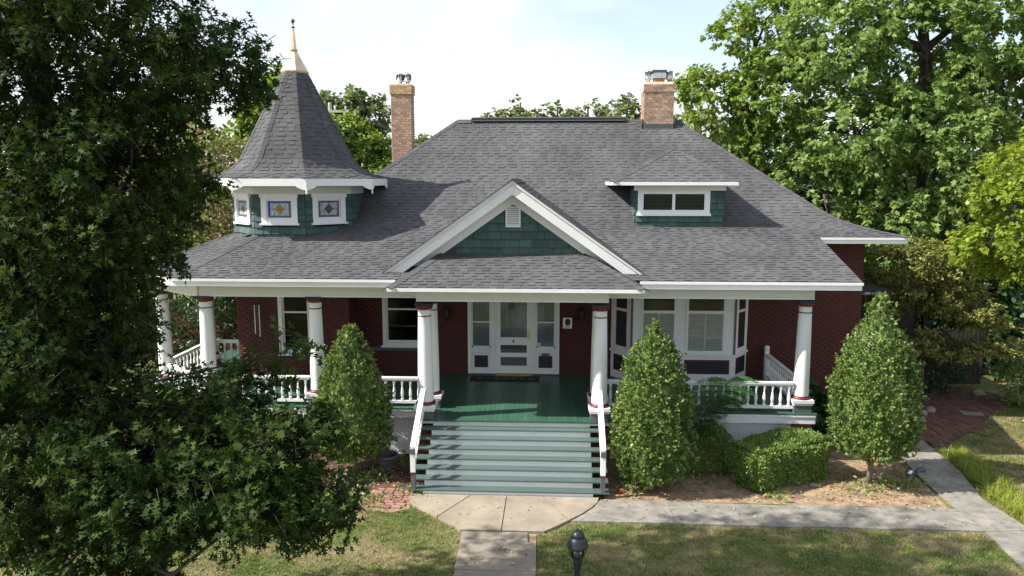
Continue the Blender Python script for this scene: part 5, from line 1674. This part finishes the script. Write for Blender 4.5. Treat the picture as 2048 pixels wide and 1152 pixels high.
# ---- hedges
def hedge(label, p, q, w, h, n, seed, m='leaf_hedge'):
    rs = np.random.RandomState(seed)
    p, q = np.array(p), np.array(q)
    L = np.linalg.norm(q - p)
    d = (q - p) / L
    s = np.array([-d[1], d[0]])
    root = thing('hedge', label, 'hedge', (*((p + q) / 2), 0))
    area = np.array([L * w * 1.6, L * h, L * h, w * h, w * h])
    face = rs.choice(5, n, p=area / area.sum())
    u, v = rs.uniform(-.5, .5, n), rs.uniform(-.5, .5, n)
    U, V, Z = np.zeros(n), np.zeros(n), np.zeros(n)
    N3 = np.zeros((n, 3))
    for f in range(5):
        k = face == f
        if f == 0: U[k], V[k], Z[k] = u[k] * L, v[k] * w, h; N3[k, 2] = 1
        elif f in (1, 2): sg = -1 if f == 1 else 1; U[k], V[k], Z[k] = u[k] * L, sg * w / 2, (v[k] + .5) * h; N3[k, 0], N3[k, 1] = s[0] * sg, s[1] * sg
        else: sg = -1 if f == 3 else 1; U[k], V[k], Z[k] = sg * L / 2, u[k] * w, (v[k] + .5) * h; N3[k, 0], N3[k, 1] = d[0] * sg, d[1] * sg
    # round the corners and let the surface swell
    e = .22
    cu = np.clip((np.abs(U) - (L / 2 - e)) / e, 0, 1); cv = np.clip((np.abs(V) - (w / 2 - e)) / e, 0, 1); cz = np.clip((Z - (h - e)) / e, 0, 1)
    f_ = np.sqrt(cu ** 2 + cv ** 2 + cz ** 2); g = np.where(f_ > 1, 1 / np.maximum(f_, 1e-6), 1)
    U = np.where(cu > 0, np.sign(U) * (L / 2 - e + e * cu * g), U); V = np.where(cv > 0, np.sign(V) * (w / 2 - e + e * cv * g), V); Z = np.where(cz > 0, h - e + e * cz * g, Z)
    swell = .045 * np.sin(U * 3.1 + V * 2) + .03 * np.sin(U * 7.3 + Z * 5) + .02 * np.sin(V * 9 + Z * 8)
    inset = .10 * rs.rand(n) ** 1.5
    narrow = 1 - .14 * np.clip(1 - Z / h, 0, 1) ** 2
    P2 = (p + q) / 2
    pos = np.stack([P2[0] + d[0] * U * narrow + s[0] * V * narrow, P2[1] + d[1] * U * narrow + s[1] * V * narrow, .03 + Z], 1) + N3 * (swell - inset)[:, None] + N3 * rs.exponential(.015, n)[:, None]
    dd = unit(N3 + rs.normal(size=(n, 3)) * .6 + np.array([0, 0, .5]))
    leaves('foliage', pos, dd, unit(N3 * 1.0 + rs.normal(size=(n, 3)) * .6 + np.array([0, 0, .4])), rs.uniform(.045, .075, n), 'oval', m, root)
    a, b_ = P2 - d * (L / 2 - .16), P2 + d * (L / 2 - .16)
    MB().obox((a[0], a[1], .06 + (h - .14) / 2), (b_[0], b_[1], .06 + (h - .14) / 2), w - .32, h - .14).build('inner_foliage', m, root)
    sb = MB()
    for k in range(9):
        t = rs.uniform(-.4, .4)
        c = P2 + d * L * t
        sb.tube([(c[0], c[1], 0), (c[0] + rs.uniform(-.1, .1), c[1] + rs.uniform(-.1, .1), .4)], [.022, .015], 5)
    sb.build('stems', 'bark', root)
hedge('clipped hedge running diagonally in front of the right lattice', (4.42, 16.86), (6.58, 18.02), 1.12, .97, 21000, 95)
hedge('shaded clipped hedge between the middle holly and the diagonal hedge', (2.95, 17.85), (4.45, 17.95), .80, .95, 9000, 96)

# ---- mimosa sapling with feathery fronds
mi = thing('mimosa_sapling', 'mimosa sapling with feathery fronds in front of the right railing', 'sapling', (3.55, 17.95, 0))
rs = np.random.RandomState(97)
sb = MB().tube([(3.55, 18.1, 0), (3.62, 18.05, .8), (3.8, 17.9, 1.5), (4.35, 17.75, 2.3)], [.03, .025, .02, .01], 7)
sb.tube([(3.65, 18.0, .9), (3.5, 17.85, 1.3), (3.6, 17.7, 1.7)], [.018, .013, .008], 6)
Ps, Ds, Ns, Ss = [], [], [], []
stem = [np.array(v) for v in ((3.62, 18.05, .9), (3.7, 18.0, 1.2), (3.85, 17.9, 1.55), (4.05, 17.85, 1.85), (4.25, 17.78, 2.15), (4.4, 17.75, 2.35))]
for k in range(44):
    t = rs.uniform(0, 4.99)
    o = stem[int(t)] * (1 - t % 1) + stem[int(t) + 1] * (t % 1)
    a = rs.uniform(0, 2 * math.pi)
    ln = rs.uniform(.45, .75)
    d = unit(np.array([math.cos(a), math.sin(a) * .8 - .15, rs.uniform(.0, .4)]))
    side = unit(np.cross(d, [0, 0, 1]))
    pts = [o + d * ln * f + np.array([0, 0, -.28 * ln * f * f]) for f in np.linspace(0, 1, 11)]
    sb.tube([pts[0], pts[5], pts[10]], [.006, .004, .002], 4)
    for j in range(2, 11):
        for sg in (-1, 1):
            w = math.sin(math.pi * (j + 1) / 13) * .22
            for f in np.linspace(.05, 1, 7):
                b0 = pts[j] + side * sg * w * f + d * w * f * .35 + np.array([0, 0, -.05 * f])
                for s2 in (-1, 1):
                    Ps.append(b0); Ds.append(d * s2 + side * sg * .5); Ns.append(np.array([0, 0, 1]) + rs.normal(size=3) * .25); Ss.append(.058)
sb.build('stem', 'bark', mi, True)
leaves('fronds', np.array(Ps), np.array(Ds), np.array(Ns), np.array(Ss), 'slim', 'leaf_fern', mi)

# ---- border grass along the side path, lawn blades, litter
def blades(name, pos, h, wd, bend, m, rs, seg=3):
    n = len(pos)
    a = rs.rand(n) * 2 * math.pi
    out = np.stack([np.cos(a), np.sin(a), np.zeros(n)], 1)
    sd = np.stack([-np.sin(a), np.cos(a), np.zeros(n)], 1)
    V = []
    for i in range(seg + 1):
        f = i / seg
        c = pos + np.array([0, 0, 1]) * (h * (f - .45 * bend * f * f))[:, None] + out * (h * bend * f * f)[:, None]
        wv = (wd * (1 - f ** 1.5) * .5)[:, None]
        if i < seg:
            V += [c - sd * wv, c + sd * wv]
        else:
            V += [c]
    V = np.stack(V, 1)
    k = 2 * seg + 1
    f = []
    for i in range(seg - 1):
        f.append([2 * i, 2 * i + 1, 2 * i + 3, 2 * i + 2])
    base = np.arange(n) * k
    lp, st, off = [], [], 0
    cols = []
    for q in f:
        cols.append(base[:, None] + np.array(q)[None])
    quad = np.concatenate(cols, 0).reshape(-1) if cols else np.zeros(0, int)
    tri = (base[:, None] + np.array([2 * seg - 2, 2 * seg - 1, 2 * seg])[None]).reshape(-1)
    nq = len(quad) // 4
    starts = np.concatenate([np.arange(nq) * 4, nq * 4 + np.arange(n) * 3])
    return np_obj(name, np_mesh(name, V.reshape(-1, 3), np.concatenate([quad, tri]), starts, m))
rs = np.random.RandomState(99)
cl_ = []
for y in np.linspace(14.2, 18.6, 15):
    x = np.interp(y, [14.0, 14.7, 16.0, 17.6, 18.7], [9.95, 9.85, 9.82, 10.10, 10.12]) + rs.uniform(-.08, .08)
    cl_.append((x, y)); cl_.append((x + rs.uniform(.2, .34), y + rs.uniform(-.1, .1)))
cl_ = np.array(cl_)
ps = np.repeat(cl_, 95, 0) + rs.normal(size=(len(cl_) * 95, 2)) * .07
ps = ps * G
pos = np.column_stack([ps, np.zeros(len(ps))])
tag(blades('border_grass', pos, rs.uniform(.25, .48, len(pos)), rs.uniform(.010, .020, len(pos)), rs.uniform(.4, 1.5, len(pos)), 'leaf_liriope', rs, 4), 'arching yellow-green border grass along the side path', 'grass', None, 'stuff')

HARD = [[(-1.66, 2), (-.17, 2), (-.17, 13.95), (-1.68, 13.95)], [(-3.02, 15.65), (-2.84, 15.0), (-2.28, 14.48), (-1.75, 13.93), (-.03, 13.93), (.5, 14.43), (8.66, 14.38), (8.45, 11.2), (8.3, 2), (10.1, 2), (9.9, 11.2), (9.63, 13.2), (9.62, 14.5), (9.5, 16), (9.66, 16.7), (9.88, 17.6), (10.0, 19.0), (10.85, 19.7), (12.25, 21.0), (13.55, 22.6), (14.8, 23.7), (14, 26), (8.6, 26), (8.6, 17.2), (8.1, 16.35), (8.55, 15.52), (1.2, 15.55)],
        [(-12.5, 17.0), (-7.0, 16.4), (-4.9, 15.9), (-4.3, 15.0), (-3.3, 14.75), (-2.8, 14.95), (-2.7, 23), (-12.5, 23)], [(1.2, 15.5), (7.9, 15.5), (8.2, 16.6), (8.7, 23), (1.2, 23)]]
n = 520000
gx_, gy_ = rs.uniform(-9, 14.5, n), 9.3 + 14 * rs.rand(n) ** 1.5
ok = np.ones(n, bool)
rag = .03 + .035 * wob(np.column_stack([gx_, gy_, 0 * gx_]), 5.0, .4)
jx_, jy_ = gx_ + rs.normal(size=n) * rag, gy_ + rs.normal(size=n) * rag
# only what the lawn in view needs
px = gx_ / np.maximum(gy_, 1)
ok &= (px > -.72) & (px < .80)
for P in HARD:
    P = [(x * G, y * G) for x, y in P]
    inside = np.zeros(n, bool)
    for i in range(len(P)):
        (x0, y0), (x1, y1) = P[i], P[i - 1]
        if y0 == y1: continue
        c = ((y0 > jy_) != (y1 > jy_)) & (jx_ < (x1 - x0) * (jy_ - y0) / (y1 - y0) + x0)
        inside ^= c
    ok &= ~inside
thin = wob(np.column_stack([gx_, gy_, 0 * gx_]), 1.3, 1.0)
ok &= rs.rand(n) < .75 + .35 * thin
pos = np.column_stack([gx_[ok], gy_[ok], np.zeros(ok.sum())])
k = len(pos)
tuft = rs.choice(len(pos), 2600, replace=False)
tp = np.repeat(pos[tuft], 14, 0) + rs.normal(size=(2600 * 14, 3)) * np.array([.035, .035, 0])
tag(blades('grass_tufts', tp, rs.uniform(.05, .12, len(tp)), rs.uniform(.008, .014, len(tp)), rs.uniform(.3, 1.2, len(tp)), 'leaf_hedge', rs, 2), 'taller green grass tufts scattered through the lawn', 'grass', None, 'stuff')
tag(blades('lawn_grass', pos, rs.uniform(.025, .075, k), rs.uniform(.008, .018, k), rs.uniform(.2, 1.3, k), 'blades', rs, 1), 'patchy half-dry lawn grass in front of the house', 'grass', None, 'stuff')
n = 3600
lx = np.concatenate([rs.uniform(1.4, 8.5, n // 2), rs.uniform(-5.4, -3.0, n // 4), rs.uniform(9.6, 13.8, n // 4)])
lx = np.concatenate([lx, rs.uniform(-1.5, -.3, 60), rs.uniform(-2.6, 8.5, 120)])
ly = np.concatenate([rs.uniform(15.6, 18.3, n // 2), rs.uniform(15.9, 18.3, n // 4), rs.uniform(19.5, 24.5, n // 4), rs.uniform(11.5, 13.8, 60), rs.uniform(14.4, 15.5, 120)])
pos = np.column_stack([lx * G, ly * G, np.concatenate([np.full(len(lx) - 180, .022), np.full(180, .062)])])
tag(leaves('leaf_litter', pos, rs.normal(size=pos.shape) * np.array([1, 1, .2]), np.array([0, 0, 1]) + rs.normal(size=pos.shape) * .4, rs.uniform(.03, .08, len(pos)), 'oval', 'litter'), 'dry fallen leaves scattered on the beds and patio', 'leaf litter', None, 'stuff')
# low weeds
wp = []
for cx, cy, r, n in ((-2.95, 15.75, .16, 120), (-4.15, 16.55, .3, 260), (1.9, 16.2, .25, 160), (5.1, 15.85, .2, 70), (6.9, 16.4, .35, 120), (7.6, 16.6, .3, 120), (8.15, 16.6, .25, 140), (3.2, 16.9, .5, 200), (-3.7, 17.7, .5, 180), (-4.4, 15.4, .3, 200), (-4.0, 15.1, .4, 200)):
    q = rs.normal(size=(n, 3)) * np.array([r, r * .7, .05]); q[:, 2] = np.abs(q[:, 2]) + .03
    wp.append(q + np.array([cx * G, cy * G, 0]))
wp = np.vstack(wp)
tag(leaves('low_weeds', wp, rs.normal(size=wp.shape) + np.array([0, 0, .8]), np.array([0, 0, 1]) + rs.normal(size=wp.shape) * .5, rs.uniform(.05, .11, len(wp)), 'oval', 'leaf_hedge'), 'low weeds scattered over the planting beds', 'weeds', None, 'stuff')

# ------------------------------------------------------------------ what stands beyond the garden
nh = thing('neighbouring_house', 'pale sided neighbouring house at the right edge behind the shrubs', 'house', (21, 30, 0))
MB().box(18.3, 24, 29.0, 32, 0, 5.4).build('wall', 'siding', nh)
for i in range(36):
    z = .2 + i * .145
    MB().add([(18.28, 28.985, z), (24, 28.985, z), (24, 28.97, z), (18.28, 28.97, z), (18.28, 28.998, z + .15), (24, 28.998, z + .15), (18.28, 32, z), (18.265, 32, z), (18.265, 28.97, z), (18.298, 32, z + .15), (18.298, 28.998, z + .15)],
             [(3, 2, 5, 4), (0, 1, 2, 3), (7, 8, 10, 9)]).build('siding_board', 'siding', nh)
MB().prism([(17.9, 5.3), (24.4, 5.3), (21.2, 7.8)], 'y', 28.6, 32.4).build('roof', 'ridge_cap', nh)
gh = thing('garden_shed', 'low shed with grey shingled roof half hidden behind the dogwood', 'shed', (12.0, 29, 0))
MB().box(11.0, 13.2, 27.3, 30.5, 0, 3.1).build('wall', 'fence_wood', gh)
MB().add([(10.7, 27.0, 3.15), (13.4, 27.0, 3.15), (13.4, 29.2, 4.1), (10.7, 29.2, 4.1), (13.4, 31, 3.15), (10.7, 31, 3.15)], [(0, 1, 2, 3), (3, 2, 4, 5)]).build('roof', 'ridge_cap', gh)
box('fascia', 'white', gh, 10.7, 13.4, 26.97, 27.0, 3.05, 3.14)
fe = thing('picket_fence', 'dark wooden picket fence below the maple at the right', 'fence', (14.0, 26.4, 0))
pm = MB().prism([(-.06, 0), (.06, 0), (.06, 1.92), (0, 2.0), (-.06, 1.92)], 'y', -.012, .012).mesh('picket', 'fence_wood')
for i in range(17):
    inst('picket', pm, fe, (12.8 + i * .145, 26.38, .0 + rnd.uniform(-.02, .02)))
MB().box(12.7, 15.3, 26.40, 26.44, .4, .5).box(12.7, 15.3, 26.40, 26.44, 1.5, 1.6).build('rail', 'fence_wood', fe)
for x in (12.9, 15.1):
    box('post', 'fence_wood', fe, x - .05, x + .05, 26.45, 26.55, 0, 2.1)
gw = thing('garden_wall', 'dark red brick garden wall behind the left porch', 'wall', (-12, 28.8, 0))
MB().box(-17, -9.3, 28.7, 28.95, 0, 2.3).box(-17.05, -9.25, 28.66, 28.99, 2.3, 2.38).build('wall', 'brick_red', gw)
up = thing('utility_pole', 'wooden utility pole with crossarm behind the bushy tree near the turret', 'utility pole', (-14.46, 50, 0))
MB().tube([(-14.46, 50, 0), (-14.46, 50, 12.15)], [.16, .11], 10).build('pole', 'pole_wood', up)
box('crossarm', 'pole_wood', up, -15.4, -13.2, 49.86, 49.98, 11.50, 11.66)
for x in (-15.2, -14.8, -14.1, -13.4):
    MB().lathe([(.05, 11.66), (.07, 11.72), (.05, 11.80), (.07, 11.84), (.03, 11.92)], (x, 49.92, 0), 8).build('insulator', 'siding', up)
